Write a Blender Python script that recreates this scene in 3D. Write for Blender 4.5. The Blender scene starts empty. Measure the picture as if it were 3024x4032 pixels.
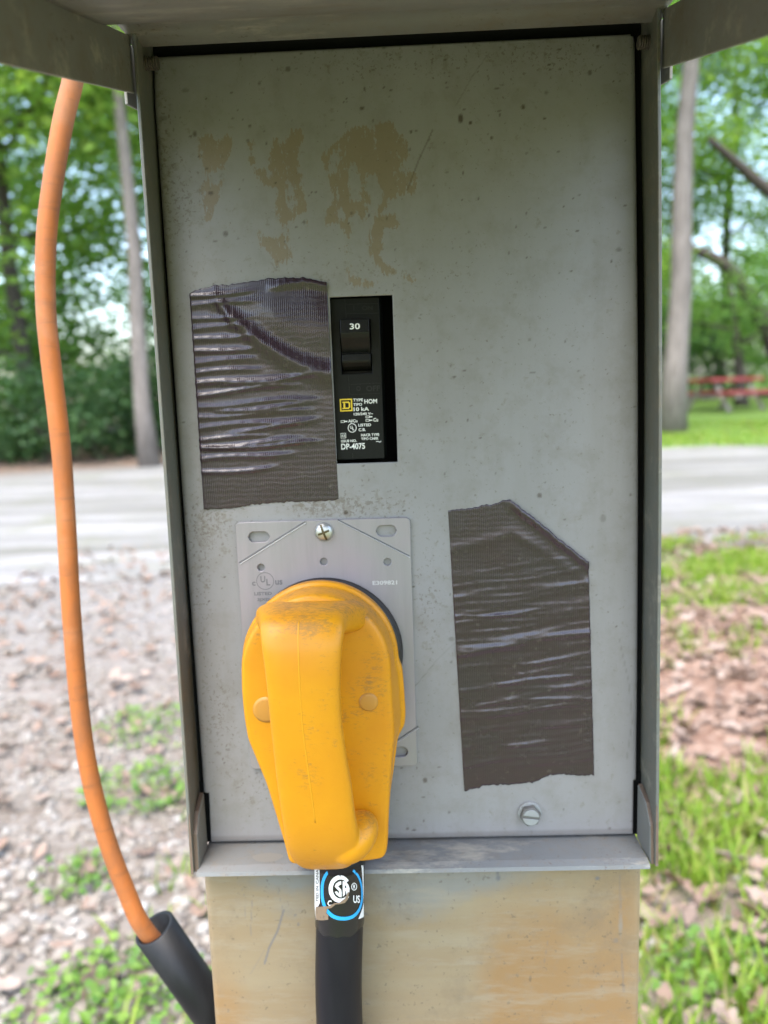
import bpy, bmesh, math, random
import numpy as np
from mathutils import Vector, Matrix, noise as mnoise

random.seed(7)
rng = np.random.default_rng(7)
scene = bpy.context.scene
COL = scene.collection

# ------------------------------------------------------------------ camera
ZC = 1.065                       # height of the cover panel's centre above the ground
FPX, CXP, CYP = 3030.0, 1512.0, 2016.0
CAM = np.array([0.0, -0.3809, 0.0385 + ZC])
PITCH, YAW, ROLL = 0.15011, -0.0293, -0.03523


def cam_axes(p, y, r):
    cp, sp, cy, sy = math.cos(p), math.sin(p), math.cos(y), math.sin(y)
    Fv = np.array([sy * cp, cy * cp, -sp])
    Rv = np.array([cy, -sy, 0.0])
    Uv = np.cross(Rv, Fv)
    c, s = math.cos(r), math.sin(r)
    return c * Rv + s * Uv, -s * Rv + c * Uv, Fv


RV, UV, FV = cam_axes(PITCH, YAW, ROLL)
cam_data = bpy.data.cameras.new('camera')
cam = bpy.data.objects.new('camera', cam_data)
COL.objects.link(cam)
cam.matrix_world = Matrix(((RV[0], UV[0], -FV[0], CAM[0]), (RV[1], UV[1], -FV[1], CAM[1]),
                           (RV[2], UV[2], -FV[2], CAM[2]), (0, 0, 0, 1)))
cam_data.sensor_fit = 'VERTICAL'
cam_data.sensor_height = 24.0
cam_data.sensor_width = 18.0
cam_data.lens = FPX / 4032 * 24.0
cam_data.clip_start = 0.01
cam_data.clip_end = 500
cam_data.dof.use_dof = True
cam_data.dof.focus_distance = 0.347
cam_data.dof.aperture_fstop = cam_data.lens / 3.7
scene.camera = cam

# ------------------------------------------------------------------ sky, sun, exposure
SUN_EL, SUN_AZ = math.radians(66), math.radians(196)     # high and behind the camera, veiled by cloud
world = bpy.data.worlds.new('World')
scene.world = world
world.use_nodes = True
wn = world.node_tree.nodes
bg = wn['Background']
sky = wn.new('ShaderNodeTexSky')
sky.sky_type = 'NISHITA'
sky.sun_disc = False
sky.sun_elevation = SUN_EL
sky.sun_rotation = SUN_AZ
sky.air_density = 1.15
sky.dust_density = 3.2
sky.ozone_density = 1.2
world.node_tree.links.new(sky.outputs[0], bg.inputs[0])
bg.inputs[1].default_value = 0.15
sun_data = bpy.data.lights.new('sun', 'SUN')
sun_data.energy = 1.0
sun_data.angle = math.radians(45)
sun_data.color = (1.0, 0.985, 0.96)
sun = bpy.data.objects.new('sun', sun_data)
COL.objects.link(sun)
sd = Vector((math.sin(SUN_AZ) * math.cos(SUN_EL), math.cos(SUN_AZ) * math.cos(SUN_EL), math.sin(SUN_EL)))
sun.rotation_euler = sd.to_track_quat('Z', 'Y').to_euler()
sun.location = (0, -3, 6)
scene.view_settings.view_transform = 'Standard'
scene.view_settings.look = 'None'
scene.view_settings.gamma = 1
scene.view_settings.exposure = 2.3
scene.cycles.use_denoising = True
scene.cycles.max_bounces = 10
scene.cycles.transparent_max_bounces = 12
scene.cycles.sample_clamp_indirect = 8


# ------------------------------------------------------------------ picture-to-place helpers
def ray(x, y):
    return FV + RV * ((x - CXP) / FPX) - UV * ((y - CYP) / FPX)


def PY(x, y, Y):
    d = ray(x, y)
    t = (Y - CAM[1]) / d[1]
    return CAM + d * t


S = 3024 / 1659


def PV(x, y, Y):
    return PY(x * S, y * S, Y)


def ground_z(x, y):
    ys = [-60, 4, 6.5, 11, 13, 18, 30, 60, 200]
    zs = [0, 0, 0.03, .17, .30, .46, .75, 1.6, 3.0]
    z = np.interp(y, ys, zs)
    return z + 0.012 * np.sin(x * 1.7 + y * .6) * np.cos(y * 1.3 - x * .4) * np.clip(np.asarray(y) - 1.2, 0, 1)


def PG(x, y):
    d = ray(x, y)
    t = 0.5
    for _ in range(60):
        p = CAM + d * t
        t += (p[2] - ground_z(p[0], p[1])) / max(0.15, -d[2] + .15)
    return CAM + d * t


# ------------------------------------------------------------------ object helpers
def link(o, parent=None):
    COL.objects.link(o)
    if parent is not None:
        o.parent = parent
    return o


def tag(o, label=None, cat=None, group=None, kind=None):
    if label: o['label'] = label
    if cat: o['category'] = cat
    if group: o['group'] = group
    if kind: o['kind'] = kind
    return o


def empty(name, loc=(0, 0, 0)):
    o = bpy.data.objects.new(name, None)
    o.empty_display_size = 0.02
    o.location = loc
    return link(o)


def world_parent(o, parent):
    """child built in world coordinates under a parent that has only a location"""
    o.parent = parent
    o.matrix_parent_inverse = Matrix.Translation(-parent.location) if parent.type == 'EMPTY' else Matrix.Identity(4)


def mesh_obj(name, verts, faces, m, parent=None, smooth=False, kind=None):
    me = bpy.data.meshes.new(name)
    me.from_pydata([tuple(v) for v in verts], [], [tuple(f) for f in faces])
    me.validate()
    if smooth:
        me.shade_smooth()
    if m: me.materials.append(m)
    o = bpy.data.objects.new(name, me)
    COL.objects.link(o)
    if parent is not None:
        world_parent(o, parent)
    if kind: o['kind'] = kind
    return o


def big_mesh(name, V, Fc, m, smooth=False):
    """numpy arrays: V (n,3), Fc (k,3|4)"""
    me = bpy.data.meshes.new(name)
    V = np.ascontiguousarray(V, np.float32)
    Fc = np.ascontiguousarray(Fc, np.int32)
    n, k = len(Fc), Fc.shape[1]
    me.vertices.add(len(V)); me.vertices.foreach_set('co', V.ravel())
    me.loops.add(n * k); me.loops.foreach_set('vertex_index', Fc.ravel())
    me.polygons.add(n)
    me.polygons.foreach_set('loop_start', np.arange(0, n * k, k, dtype=np.int32))
    me.update(calc_edges=True)
    if smooth: me.shade_smooth()
    if m: me.materials.append(m)
    return me


def bevel(o, w, seg=2, ang=35):
    b = o.modifiers.new('bevel', 'BEVEL')
    b.width = w; b.segments = seg; b.limit_method = 'ANGLE'; b.angle_limit = math.radians(ang)
    b.harden_normals = False
    return o


def box(name, x0, x1, y0, y1, z0, z1, m, parent=None, bev=0.0):
    v = [(x, y, z) for x in (x0, x1) for y in (y0, y1) for z in (z0, z1)]
    f = [(0, 1, 3, 2), (4, 6, 7, 5), (0, 4, 5, 1), (2, 3, 7, 6), (0, 2, 6, 4), (1, 5, 7, 3)]
    o = mesh_obj(name, v, f, m, parent)
    if bev: bevel(o, bev)
    return o


def slab(name, quad, off, m, parent=None, bev=0.0):
    """a plate: four corner points plus an offset vector for its thickness"""
    q = [Vector(p) for p in quad]; d = Vector(off)
    v = q + [p + d for p in q]
    f = [(0, 1, 2, 3), (7, 6, 5, 4), (0, 4, 5, 1), (1, 5, 6, 2), (2, 6, 7, 3), (3, 7, 4, 0)]
    o = mesh_obj(name, v, f, m, parent)
    fix_normals(o)
    if bev: bevel(o, bev)
    return o


def fix_normals(o):
    bm = bmesh.new(); bm.from_mesh(o.data)
    bmesh.ops.recalc_face_normals(bm, faces=bm.faces)
    bm.to_mesh(o.data); bm.free()
    return o


def tube_geo(path, radii, n=16, caps=True):
    P = [Vector(p) for p in path]
    V, Fc = [], []
    up = Vector((0.13, 0.9, 0.2)).normalized()
    for i, p in enumerate(P):
        t = (P[min(i + 1, len(P) - 1)] - P[max(i - 1, 0)]).normalized()
        a = up - t * up.dot(t)
        if a.length < 1e-4: a = Vector((1, 0, 0)) - t * t.x
        a.normalize(); b = t.cross(a)
        up = a
        r = radii[i] if hasattr(radii, '__len__') else radii
        for k in range(n):
            th = 2 * math.pi * k / n
            V.append(p + a * (r * math.cos(th)) + b * (r * math.sin(th)))
    for i in range(len(P) - 1):
        for k in range(n):
            k2 = (k + 1) % n
            Fc.append((i * n + k, i * n + k2, (i + 1) * n + k2, (i + 1) * n + k))
    if caps:
        Fc.append(tuple(range(n - 1, -1, -1)))
        Fc.append(tuple(range((len(P) - 1) * n, len(P) * n)))
    return V, Fc


def spline(pts, per=8):
    """Catmull-Rom through points"""
    P = [np.array(p, float) for p in pts]
    P = [2 * P[0] - P[1]] + P + [2 * P[-1] - P[-2]]
    out = []
    for i in range(1, len(P) - 2):
        p0, p1, p2, p3 = P[i - 1:i + 3]
        for k in range(per):
            t = k / per
            out.append(.5 * ((2 * p1) + (-p0 + p2) * t + (2 * p0 - 5 * p1 + 4 * p2 - p3) * t * t + (-p0 + 3 * p1 - 3 * p2 + p3) * t ** 3))
    out.append(P[-2])
    return out


def shape2d(name, loops, y, thick, m, parent=None, bev=0.0):
    """a flat plate standing in the XZ plane, cut by inner loops; front face at y, thickness going back (+Y)"""
    cu = bpy.data.curves.new(name, 'CURVE')
    cu.dimensions = '2D'; cu.fill_mode = 'BOTH'
    cu.extrude = thick / 2 - bev if thick else 0
    cu.bevel_depth = bev; cu.bevel_resolution = 1
    for lp in loops:
        sp = cu.splines.new('POLY')
        sp.points.add(len(lp) - 1)
        for q, (a, b) in zip(sp.points, lp): q.co = (a, b, 0, 1)
        sp.use_cyclic_u = True
    tmp = bpy.data.objects.new(name, cu)
    COL.objects.link(tmp)
    dg = bpy.context.evaluated_depsgraph_get()
    me = bpy.data.meshes.new_from_object(tmp.evaluated_get(dg))
    bpy.data.objects.remove(tmp); bpy.data.curves.remove(cu)
    me.transform(Matrix.Translation((0, y + thick / 2, 0)) @ Matrix.Rotation(math.pi / 2, 4, 'X'))
    me.materials.clear(); me.materials.append(m)
    me.name = name
    o = bpy.data.objects.new(name, me)
    COL.objects.link(o)
    if parent is not None: world_parent(o, parent)
    return o


def text_mesh(s, spacing=1.0, weight=.022):
    cu = bpy.data.curves.new('t', 'FONT'); cu.offset = weight
    cu.body = s; cu.resolution_u = 3; cu.space_character = spacing
    tmp = bpy.data.objects.new('t', cu)
    COL.objects.link(tmp)
    dg = bpy.context.evaluated_depsgraph_get()
    me = bpy.data.meshes.new_from_object(tmp.evaluated_get(dg))
    bpy.data.objects.remove(tmp); bpy.data.curves.remove(cu)
    V = np.empty(len(me.vertices) * 3, np.float32); me.vertices.foreach_get('co', V)
    V = V.reshape(-1, 3)
    mn, mx = V.min(0), V.max(0)
    V = (V - mn) / np.maximum(mx - mn, 1e-6)
    return me, V


def put_text(name, s, x0, x1, ytop, ybot, Y, m, parent, spacing=1.0, grow=0.0):
    """lettering on a plane facing the camera, filling the box measured in photograph pixels"""
    a, b = PY(x0, ybot, Y), PY(x1, ytop, Y)
    me, V = text_mesh(s, spacing)
    co = np.stack([a[0] + V[:, 0] * (b[0] - a[0]), np.full(len(V), Y), a[2] + V[:, 1] * (b[2] - a[2])], 1).astype(np.float32)
    me.vertices.foreach_set('co', co.ravel())
    me.update()
    me.materials.clear(); me.materials.append(m); me.name = name
    o = bpy.data.objects.new(name, me)
    COL.objects.link(o)
    world_parent(o, parent)
    return o


def circ(cx, cz, r, n=32, rz=None):
    rz = rz or r
    return [(cx + r * math.cos(2 * math.pi * k / n), cz + rz * math.sin(2 * math.pi * k / n)) for k in range(n)]


def rrect(x0, x1, z0, z1, r, n=5):
    out = []
    for cx, cz, a0 in ((x1 - r, z1 - r, 0), (x0 + r, z1 - r, 90), (x0 + r, z0 + r, 180), (x1 - r, z0 + r, 270)):
        for k in range(n + 1):
            a = math.radians(a0 + 90 * k / n)
            out.append((cx + r * math.cos(a), cz + r * math.sin(a)))
    return out


# ------------------------------------------------------------------ materials
class N:
    def __init__(s, name):
        s.m = bpy.data.materials.new(name); s.m.use_nodes = True
        s.t = s.m.node_tree; s.b = s.t.nodes['Principled BSDF']; s.out = s.t.nodes['Material Output']
        s.co = s.t.nodes.new('ShaderNodeTexCoord').outputs['Object']

    def node(s, typ, **kw):
        n = s.t.nodes.new(typ)
        for k, v in kw.items():
            if k.startswith('i_'):
                n.inputs[k[2:].replace('_', ' ')].default_value = v
            else:
                setattr(n, k, v)
        return n

    def ln(s, a, b): s.t.links.new(a, b)

    def scale(s, sc):
        mp = s.node('ShaderNodeMapping'); mp.inputs['Scale'].default_value = sc
        s.ln(s.co, mp.inputs[0]); return mp.outputs[0]

    def noise(s, scale, detail=4, rough=.55, vec=None, dist=0):
        n = s.node('ShaderNodeTexNoise'); n.inputs['Scale'].default_value = scale
        n.inputs['Detail'].default_value = detail; n.inputs['Roughness'].default_value = rough
        n.inputs['Distortion'].default_value = dist
        s.ln(vec or s.co, n.inputs['Vector']); return n.outputs['Fac']

    def ramp(s, fac, stops, interp='LINEAR'):
        r = s.node('ShaderNodeValToRGB'); r.color_ramp.interpolation = interp
        e = r.color_ramp.elements
        while len(e) < len(stops): e.new(.5)
        for el, (p, c) in zip(e, stops):
            el.position = p
            el.color = (c, c, c, 1) if not hasattr(c, '__len__') else (*c, 1)
        s.ln(fac, r.inputs[0]); return r.outputs[0]

    def mix(s, fac, a, b, mode='MIX'):
        n = s.node('ShaderNodeMix', data_type='RGBA', blend_type=mode)
        n.clamp_factor = True
        for sock, v in ((n.inputs[0], fac), (n.inputs[6], a), (n.inputs[7], b)):
            if hasattr(v, 'node'): s.ln(v, sock)
            elif hasattr(v, '__len__'): sock.default_value = (*v, 1)
            else: sock.default_value = v
        return n.outputs[2]

    def math(s, op, a, b=0.0, c=0.0, clamp=False):
        n = s.node('ShaderNodeMath', operation=op); n.use_clamp = clamp
        for i, v in enumerate((a, b, c)):
            if hasattr(v, 'node'): s.ln(v, n.inputs[i])
            else: n.inputs[i].default_value = v
        return n.outputs[0]

    def attr(s, name):
        n = s.node('ShaderNodeAttribute'); n.attribute_name = name
        sp = s.node('ShaderNodeSeparateColor'); s.ln(n.outputs['Color'], sp.inputs[0])
        return sp.outputs

    def bump(s, h, strength=.3, dist=.001):
        n = s.node('ShaderNodeBump'); n.inputs['Strength'].default_value = strength; n.inputs['Distance'].default_value = dist
        s.ln(h, n.inputs['Height']); s.ln(n.outputs[0], s.b.inputs['Normal'])

    def set(s, color=None, rough=None, metal=None, spec=None, **kw):
        for k, v in (('Base Color', color), ('Roughness', rough), ('Metallic', metal), ('Specular IOR Level', spec)):
            if v is None: continue
            if hasattr(v, 'node'): s.ln(v, s.b.inputs[k])
            elif hasattr(v, '__len__'): s.b.inputs[k].default_value = (*v, 1)
            else: s.b.inputs[k].default_value = v
        return s


def flat(name, c, rough=.6, metal=0, spec=.5):
    return N(name).set(c, rough, metal, spec).m


def m_paint(name, base=(.185, .190, .182), rust=.5, sc=1.0, worn=0.0):
    n = N(name)
    big = n.noise(14 * sc, 5, .6)
    c = n.mix(n.ramp(big, [(.3, 0.0), (.75, 1.0)]), base, tuple(x * .86 for x in base))
    sp = n.noise(420 * sc, 3, .6)
    dens = n.noise(30 * sc, 4, .65)
    spk = n.math('MULTIPLY', n.ramp(sp, [(.60, 0.0), (.68, 1.0)]), n.ramp(dens, [(.45, 0.0), (.68, 1.0)]))
    c = n.mix(n.math('MULTIPLY', spk, rust), c, (.10, .075, .055))
    st = n.noise(120 * sc, 5, .7)
    c = n.mix(n.math('MULTIPLY', n.ramp(st, [(.55, 0.0), (.68, 1.0)]), .5 * rust), c, (.20, .165, .125))
    drt = n.noise(55 * sc, 6, .7)
    c = n.mix(n.math('MULTIPLY', n.ramp(drt, [(.5, 0.0), (.75, 1.0)]), .35), c, (.19, .15, .11))
    if worn:
        wv = n.noise(34, 6, .75, vec=n.scale((.35, 1, 1)))
        c = n.mix(n.math('MULTIPLY', n.ramp(wv, [(.54, 0.0), (.66, 1.0)]), worn), c, (.40, .37, .30))
        bv = n.noise(16, 6, .7, vec=n.scale((.5, 1, 1)))
        c = n.mix(n.math('MULTIPLY', n.ramp(bv, [(.5, 0.0), (.68, 1.0)]), worn), c, (.16, .125, .08))
    n.set(c, n.ramp(big, [(.3, .42), (.8, .62)]), 0, .4)
    n.bump(n.noise(500 * sc, 2), .05, .0004)
    return n.m


def m_panel():
    n = N('panel_paint')
    a = n.attr('dirt')
    big = n.noise(9, 5, .6)
    c = n.mix(n.ramp(big, [(.3, 0.0), (.72, 1.0)]), (.270, .263, .268), (.228, .220, .219))
    mott = n.noise(60, 6, .7)
    c = n.mix(n.math('MULTIPLY', n.ramp(mott, [(.48, 0.0), (.72, 1.0)]), .5), c, (.18, .165, .14))
    vst = n.noise(22, 6, .7, vec=n.scale((1, 1, .12)))
    c = n.mix(n.math('MULTIPLY', n.ramp(vst, [(.5, 0.0), (.72, 1.0)]), .35), c, (.17, .158, .138))
    # adhesive residue with ragged edges
    e1 = n.noise(150, 6, .75)
    e2 = n.noise(700, 3, .7, vec=n.scale((1, 1, .35)))
    rr = n.math('ADD', a[0], n.math('MULTIPLY', n.math('SUBTRACT', e1, .5), 2.6))
    rr = n.math('ADD', rr, n.math('MULTIPLY', n.math('SUBTRACT', e2, .5), 3.6))
    e3 = n.noise(130, 5, .7, vec=n.scale((1, 1, .14)))
    rr = n.math('ADD', rr, n.math('MULTIPLY', n.math('SUBTRACT', e3, .5), 2.2))
    rmask = n.math('MULTIPLY', n.ramp(rr, [(.40, 0.0), (.60, 1.0)]), n.ramp(a[0], [(.02, 0.0), (.12, 1.0)]))
    rc = n.mix(n.noise(45, 4, .6), (.185, .138, .088), (.235, .185, .125))
    c = n.mix(n.math('MULTIPLY', rmask, .80), c, rc)
    # grime: fine dark speckle where the attribute says so
    sp = n.noise(520, 4, .7)
    sp2 = n.noise(190, 4, .7)
    g = n.math('ADD', n.math('MULTIPLY', a[2], .85), -.02)
    sm = n.math('GREATER_THAN', n.math('ADD', n.math('MULTIPLY', sp, 1.0), n.math('MULTIPLY', g, .17)), .655)
    sm2 = n.ramp(n.math('ADD', n.math('MULTIPLY', sp2, 1.0), n.math('MULTIPLY', g, .16)), [(.60, 0.0), (.70, 1.0)])
    c = n.mix(n.math('MULTIPLY', sm, .55), c, (.11, .085, .06))
    c = n.mix(n.math('MULTIPLY', sm2, .45), c, (.15, .125, .095))
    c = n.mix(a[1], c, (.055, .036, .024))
    n.set(c, n.ramp(mott, [(.3, .40), (.8, .58)]), 0, .45)
    n.bump(n.math('ADD', n.noise(900, 2), n.math('MULTIPLY', rmask, .5)), .06, .0005)
    return n.m


def m_post():
    n = N('post_paint')
    a = n.attr('dirt')
    streak = n.noise(10, 5, .6, vec=n.scale((1, 1, .35)))
    hband = n.noise(16, 4, .6, vec=n.scale((.25, 1, 3.2)))
    grey = (.36, .335, .28)
    c = n.mix(n.ramp(hband, [(.3, 0.0), (.7, 1.0)]), (.275, .225, .145), (.245, .18, .105))
    f = n.math('ADD', a[0], n.math('MULTIPLY', n.math('SUBTRACT', streak, .5), 2.2))
    c = n.mix(n.ramp(f, [(.1, 0.0), (1.1, .85)]), c, (.265, .155, .065))
    f2 = n.math('ADD', a[1], n.math('MULTIPLY', n.math('SUBTRACT', n.noise(22, 6, .7), .5), 1.2))
    c = n.mix(n.ramp(f2, [(.35, 0.0), (.8, 1.0)]), c, (.215, .21, .19))
    fine = n.noise(160, 5, .7)
    c = n.mix(n.math('MULTIPLY', n.ramp(fine, [(.52, 0.0), (.75, 1.0)]), .35), c, (.22, .18, .13))
    sp = n.noise(330, 3, .6)
    c = n.mix(n.math('MULTIPLY', n.ramp(sp, [(.64, 0.0), (.70, 1.0)]), .55), c, (.10, .08, .06))
    wip = n.noise(45, 6, .7, vec=n.scale((.5, 1, 2.4)))
    c = n.mix(n.math('MULTIPLY', n.ramp(wip, [(.5, 0.0), (.68, 1.0)]), .45), c, (.30, .265, .20))
    dk = n.noise(26, 7, .75)
    c = n.mix(n.math('MULTIPLY', n.ramp(dk, [(.52, 0.0), (.7, 1.0)]), .5), c, (.165, .125, .085))
    c = n.mix(a[2], c, (.13, .13, .14))
    n.set(c, n.ramp(fine, [(.3, .38), (.8, .6)]), 0, .4)
    n.bump(fine, .05, .0005)
    return n.m


def m_yellow():
    n = N('yellow_plastic')
    a = n.node('ShaderNodeNewGeometry')
    big = n.noise(35, 4, .6)
    c = n.mix(n.ramp(big, [(.3, 0.0), (.75, 1.0)]), (.62, .268, .0025), (.57, .222, .0025))
    # settled dust and scuffs: heavier on surfaces that face up, with grain of its own
    sep = n.node('ShaderNodeSeparateXYZ'); n.ln(a.outputs['Normal'], sep.inputs[0])
    up = n.ramp(sep.outputs[2], [(.25, 0.0), (.85, 1.0)])
    grain = n.noise(620, 6, .8, vec=n.scale((.55, 1, 1.3)))
    dens = n.noise(40, 5, .65)
    d = n.math('ADD', n.math('MULTIPLY', grain, 1.0), n.math('MULTIPLY', n.math('SUBTRACT', dens, .5), .7))
    d = n.math('ADD', d, n.math('MULTIPLY', up, .105))
    c = n.mix(n.math('MULTIPLY', n.ramp(d, [(.59, 0.0), (.76, 1.0)]), .7), c, (.24, .125, .035))
    n.set(c, n.ramp(grain, [(.3, .38), (.8, .55)]), 0, .45)
    n.b.inputs['Subsurface Weight'].default_value = .0
    n.b.inputs['Subsurface Radius'].default_value = (.004, .002, .0005)
    n.b.inputs['Subsurface Scale'].default_value = .5
    n.bump(grain, .06, .0004)
    return n.m


def m_tape():
    n = N('duct_tape_black')
    w = n.node('ShaderNodeTexWave', wave_type='BANDS', bands_direction='X')
    w.inputs['Scale'].default_value = 330; w.inputs['Distortion'].default_value = 1.5; w.inputs['Detail'].default_value = 2
    w.inputs['Detail Scale'].default_value = .6
    n.ln(n.co, w.inputs['Vector'])
    w2 = n.node('ShaderNodeTexWave', wave_type='BANDS', bands_direction='Z')
    w2.inputs['Scale'].default_value = 120; w2.inputs['Distortion'].default_value = 4; w2.inputs['Detail'].default_value = 2
    n.ln(n.co, w2.inputs['Vector'])
    big = n.noise(35, 4, .6)
    c = n.mix(n.ramp(big, [(.35, 0.0), (.7, 1.0)]), (.033, .016, .026), (.027, .017, .025))
    scf = n.noise(260, 4, .7)
    c = n.mix(n.math('MULTIPLY', n.ramp(scf, [(.60, 0.0), (.75, 1.0)]), .35), c, (.16, .14, .12))
    n.set(c, n.ramp(big, [(.3, .20), (.75, .34)]), 0, .55)
    n.b.inputs['Coat Weight'].default_value = .4; n.b.inputs['Coat Roughness'].default_value = .14
    h = n.math('ADD', w.outputs['Fac'], n.math('MULTIPLY', w2.outputs['Fac'], .5))
    h = n.math('ADD', h, n.math('MULTIPLY', scf, .6))
    n.bump(h, .24, .0004)
    return n.m


def m_plate():
    n = N('zinc_plate')
    big = n.noise(28, 4, .6)
    br = n.noise(90, 4, .6, vec=n.scale((2, 1, .2)))
    c = n.mix(n.ramp(big, [(.35, 0.0), (.7, 1.0)]), (.29, .28, .285), (.32, .28, .30))
    c = n.mix(n.math('MULTIPLY', n.ramp(br, [(.45, 0.0), (.7, 1.0)]), .35), c, (.21, .205, .205))
    n.set(c, n.ramp(big, [(.3, .42), (.75, .55)]), .35, .5)
    n.bump(n.noise(800, 3), .08, .0003)
    return n.m


def m_rubber(name, base, dust, spec=.45):
    n = N(name)
    d = n.noise(60, 5, .7, vec=n.scale((1, 1, .3)))
    c = n.mix(n.math('MULTIPLY', n.ramp(d, [(.45, 0.0), (.8, 1.0)]), .5), base, dust)
    sp = n.noise(700, 2, .6)
    c = n.mix(n.math('MULTIPLY', n.ramp(sp, [(.68, 0.0), (.75, 1.0)]), .4), c, dust)
    n.set(c, n.ramp(d, [(.3, .38), (.8, .55)]), 0, spec)
    n.bump(n.noise(600, 2), .05, .0004)
    return n.m


def m_island(name, stops, rough=.7, transl=0.0, noise_sc=None, spec=.3):
    """colour picked per loose piece"""
    n = N(name)
    g = n.node('ShaderNodeNewGeometry')
    oi = n.node('ShaderNodeObjectInfo')
    r = n.math('FRACT', n.math('ADD', g.outputs['Random Per Island'], oi.outputs['Random']))
    c = n.ramp(r, stops)
    if noise_sc:
        c = n.mix(n.math('MULTIPLY', n.noise(noise_sc, 4, .6), .5), c, tuple(np.mean([s[1] for s in stops], 0) * .55))
    n.set(c, rough, 0, spec)
    if transl:
        tr = n.node('ShaderNodeBsdfTranslucent'); n.ln(c, tr.inputs[0])
        bright = n.mix(1.0, c, (1.9, 1.85, 1.2), 'MULTIPLY'); n.ln(bright, tr.inputs[0])
        mx = n.node('ShaderNodeMixShader'); mx.inputs[0].default_value = transl
        n.ln(n.b.outputs[0], mx.inputs[1]); n.ln(tr.outputs[0], mx.inputs[2]); n.ln(mx.outputs[0], n.out.inputs[0])
    return n.m


def m_bark(name, a, b, sc=6):
    n = N(name)
    v = n.noise(sc, 6, .7, vec=n.scale((4, 4, .6)))
    w = n.noise(2.0, 4, .6)
    c = n.mix(n.ramp(v, [(.35, 0.0), (.65, 1.0)]), a, b)
    c = n.mix(n.math('MULTIPLY', n.ramp(w, [(.5, 0.0), (.7, 1.0)]), .4), c, tuple(x * .55 for x in a))
    n.set(c, .9, 0, .2); n.bump(v, .6, .03)
    return n.m


PAINT = m_paint('grey_enamel')
PAINT_SILL = m_paint('sill_enamel', (.19, .195, .19), 1.0, 1.6, .8)
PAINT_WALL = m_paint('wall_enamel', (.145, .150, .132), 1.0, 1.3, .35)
PAINT_HOOD = m_paint('hood_enamel', (.225, .225, .20), 1.0, .9, .7)
PANEL = m_panel()
POST = m_post()
RUST = m_paint('rusty_edge', (.16, .115, .085), .9)
YEL = m_yellow()
TAPE = m_tape()
ZINC = m_plate()
BLACKFACE = m_rubber('receptacle_black', (.009, .009, .0095), (.11, .10, .095))
BREAKER = m_rubber('breaker_black', (.0035, .004, .0042), (.010, .011, .011), .22)
CORD = m_rubber('cord_black', (.005, .0055, .009), (.018, .018, .020), .3)
CONDUIT = m_rubber('conduit_black', (.007, .008, .0095), (.022, .023, .025), .3)


def m_cable():
    n = N('cable_orange')
    sm = n.noise(38, 6, .7, vec=n.scale((1, 1, .5)))
    c = n.mix(n.ramp(sm, [(.42, 0.0), (.66, 1.0)]), (.40, .128, .032), (.27, .105, .042))
    ring = n.noise(60, 5, .7, vec=n.scale((.3, .3, 3)))
    c = n.mix(n.math('MULTIPLY', n.ramp(ring, [(.55, 0.0), (.68, 1.0)]), .55), c, (.15, .075, .04))
    pale = n.noise(24, 4, .6)
    c = n.mix(n.math('MULTIPLY', n.ramp(pale, [(.52, 0.0), (.7, 1.0)]), .4), c, (.46, .22, .11))
    n.set(c, .55, 0, .35); n.bump(sm, .2, .001)
    return n.m


ORANGE = m_cable()
STEEL = flat('screw_steel', (.55, .55, .53), .42, .9)
PAINTED_SCREW = m_paint('painted_screw', (.30, .31, .305), .5)
RUSTBOLT = m_paint('rusty_thread', (.075, .062, .05), .8)
WHITE = flat('print_white', (.80, .80, .78), .5)
GREYPRINT = flat('print_dim', (.013, .014, .014), .4, 0, .3)
YPRINT = flat('print_yellow', (.80, .56, .03), .5)
BLUE = flat('label_blue', (.02, .36, .74), .4)
LABELBLACK = flat('label_black', (.012, .012, .013), .25)
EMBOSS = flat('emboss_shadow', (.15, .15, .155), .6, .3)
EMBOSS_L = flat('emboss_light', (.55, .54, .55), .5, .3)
RESID = m_paint('label_residue', (.24, .17, .11), .8)

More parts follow.
